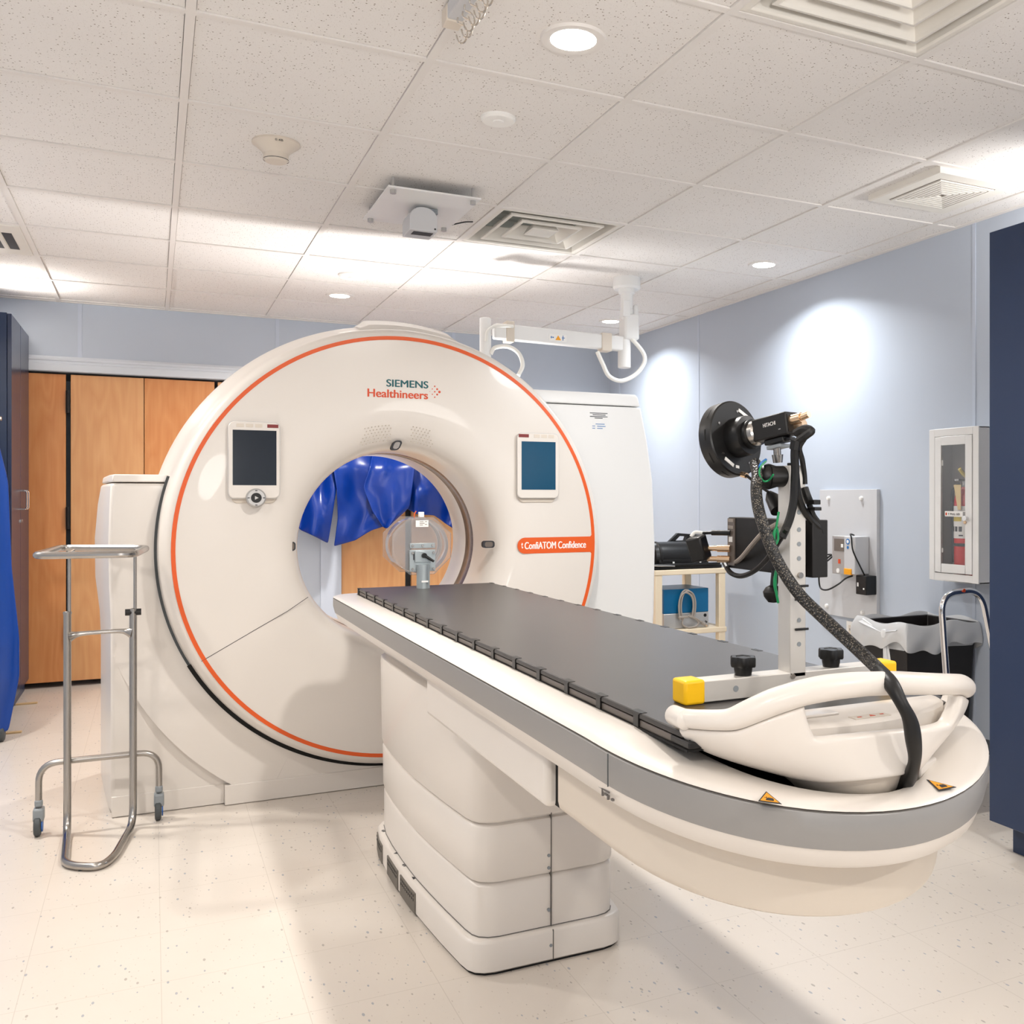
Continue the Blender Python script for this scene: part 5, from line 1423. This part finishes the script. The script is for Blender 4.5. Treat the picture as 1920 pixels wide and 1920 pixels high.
mo = thing('flat_monitor', 'thin black screen edge standing on the cart just beside the scanner', 'monitor', (2.63, 5.26, .772))
MB().box(2.62, 2.642, 5.16, 5.34, .80, 1.05).build('screen_case', M['black'], mo, bevel=.003)
MB().box(2.60, 2.665, 5.20, 5.30, .7925, .80).build('stand', M['black'], mo, bevel=.001)
# ------------------------------------------------------------------ light
def area(name, loc, size, power, col, rot=(0, 0, 0), spread=180, shape='DISK', size_y=None):
    l = bpy.data.lights.new(name, 'AREA'); l.energy = power; l.color = col; l.shape = shape; l.size = size
    if size_y: l.size_y = size_y
    l.spread = R(spread)
    o = bpy.data.objects.new(name, l); COL.objects.link(o); o.location = loc; o.rotation_euler = rot
    return o
def spot(name, loc, power, col, ang, blend, radius, target=None):
    l = bpy.data.lights.new(name, 'SPOT'); l.energy = power; l.color = col; l.spot_size = R(ang); l.spot_blend = blend; l.shadow_soft_size = radius
    o = bpy.data.objects.new(name, l); COL.objects.link(o); o.location = loc
    d = Vector(target if target else (loc[0], loc[1], loc[2] - 1)) - Vector(loc)
    o.rotation_euler = d.to_track_quat('-Z', 'Y').to_euler()
    return o
WARM = (1.0, .94, .87); NEUT = (1.0, .96, .91); COOL = (.93, .97, 1.0)
# the four recessed lamps in view
area('downlight_lamp', (1.007, 2.39, CEIL - .006), .13, 24, NEUT, spread=150)
area('downlight_lamp', (2.88, 4.26, CEIL - .006), .12, 15, COOL, spread=140)
area('downlight_lamp', (1.018, 6.06, CEIL - .006), .12, 28, WARM, spread=150)
area('downlight_lamp', (2.854, 6.106, CEIL - .006), .12, 15, COOL, spread=140)
# unseen downlights added behind and beside the camera to fill the room
area('downlight_lamp', (-.90, 2.39, CEIL - .006), .13, 13, WARM, spread=160)
area('downlight_lamp', (-.90, 4.30, CEIL - .006), .13, 26, WARM, spread=160)
area('downlight_lamp', (2.88, .90, CEIL - .006), .13, 24, NEUT, spread=160)
area('downlight_lamp', (-.80, -.6, CEIL - .006), .13, 30, WARM, spread=160)
area('downlight_lamp', (1.9, -1.2, CEIL - .006), .13, 30, NEUT, spread=160)
# photographer's flashes for three ceiling hotspots; fill spots added behind camera and at right
spot('bounce_light', (1.40, 5.15, 1.25), 82, (1, .98, .97), 135, 1, .08, (1.0, 4.55, CEIL))
spot('bounce_light', (-.85, 6.45, 2.205), 40, (1, .97, .93), 150, 1, .03, (-.72, 6.42, CEIL))
spot('bounce_light', (3.05, 2.30, 2.10), 26, (1, .98, .96), 150, 1, .05, (3.05, 2.75, CEIL))
spot('bounce_light', (.1, -1.0, 1.5), 140, (1, .97, .93), 150, 1, .25, (.3, -.2, CEIL))
spot('bounce_light', (2.1, -.7, 1.5), 80, (1, .97, .94), 150, 1, .25, (2.2, .1, CEIL))  # second bounce added to brighten the ceiling on the right
spot('side_fill', (2.25, 1.9, 2.25), 75, COOL, 50, 1, .15, (1.95, 4.1, 1.2))  # cool fill added for the right column, not a lamp of the room

wd = bpy.data.worlds.new('World'); scene.world = wd
wd.use_nodes = True
wd.node_tree.nodes['Background'].inputs['Color'].default_value = (.5, .5, .5, 1)
wd.node_tree.nodes['Background'].inputs['Strength'].default_value = 0.0

# ------------------------------------------------------------------ camera
cam = bpy.data.cameras.new('camera'); co = bpy.data.objects.new('camera', cam); COL.objects.link(co)
co.location = (0, 0, CAMH)
co.rotation_euler = (PI / 2, 0, -YAW)
cam.sensor_width = 36; cam.sensor_fit = 'HORIZONTAL'
cam.lens = FPX / 1920 * 36
cam.shift_x = (960 - CXP) / 1920
cam.shift_y = (CYP - 960) / 1920
cam.clip_start = .05
scene.camera = co
scene.view_settings.view_transform = 'Standard'
scene.view_settings.look = 'None'
scene.view_settings.gamma = 1
scene.view_settings.use_curve_mapping = False
scene.view_settings.exposure = 0.15
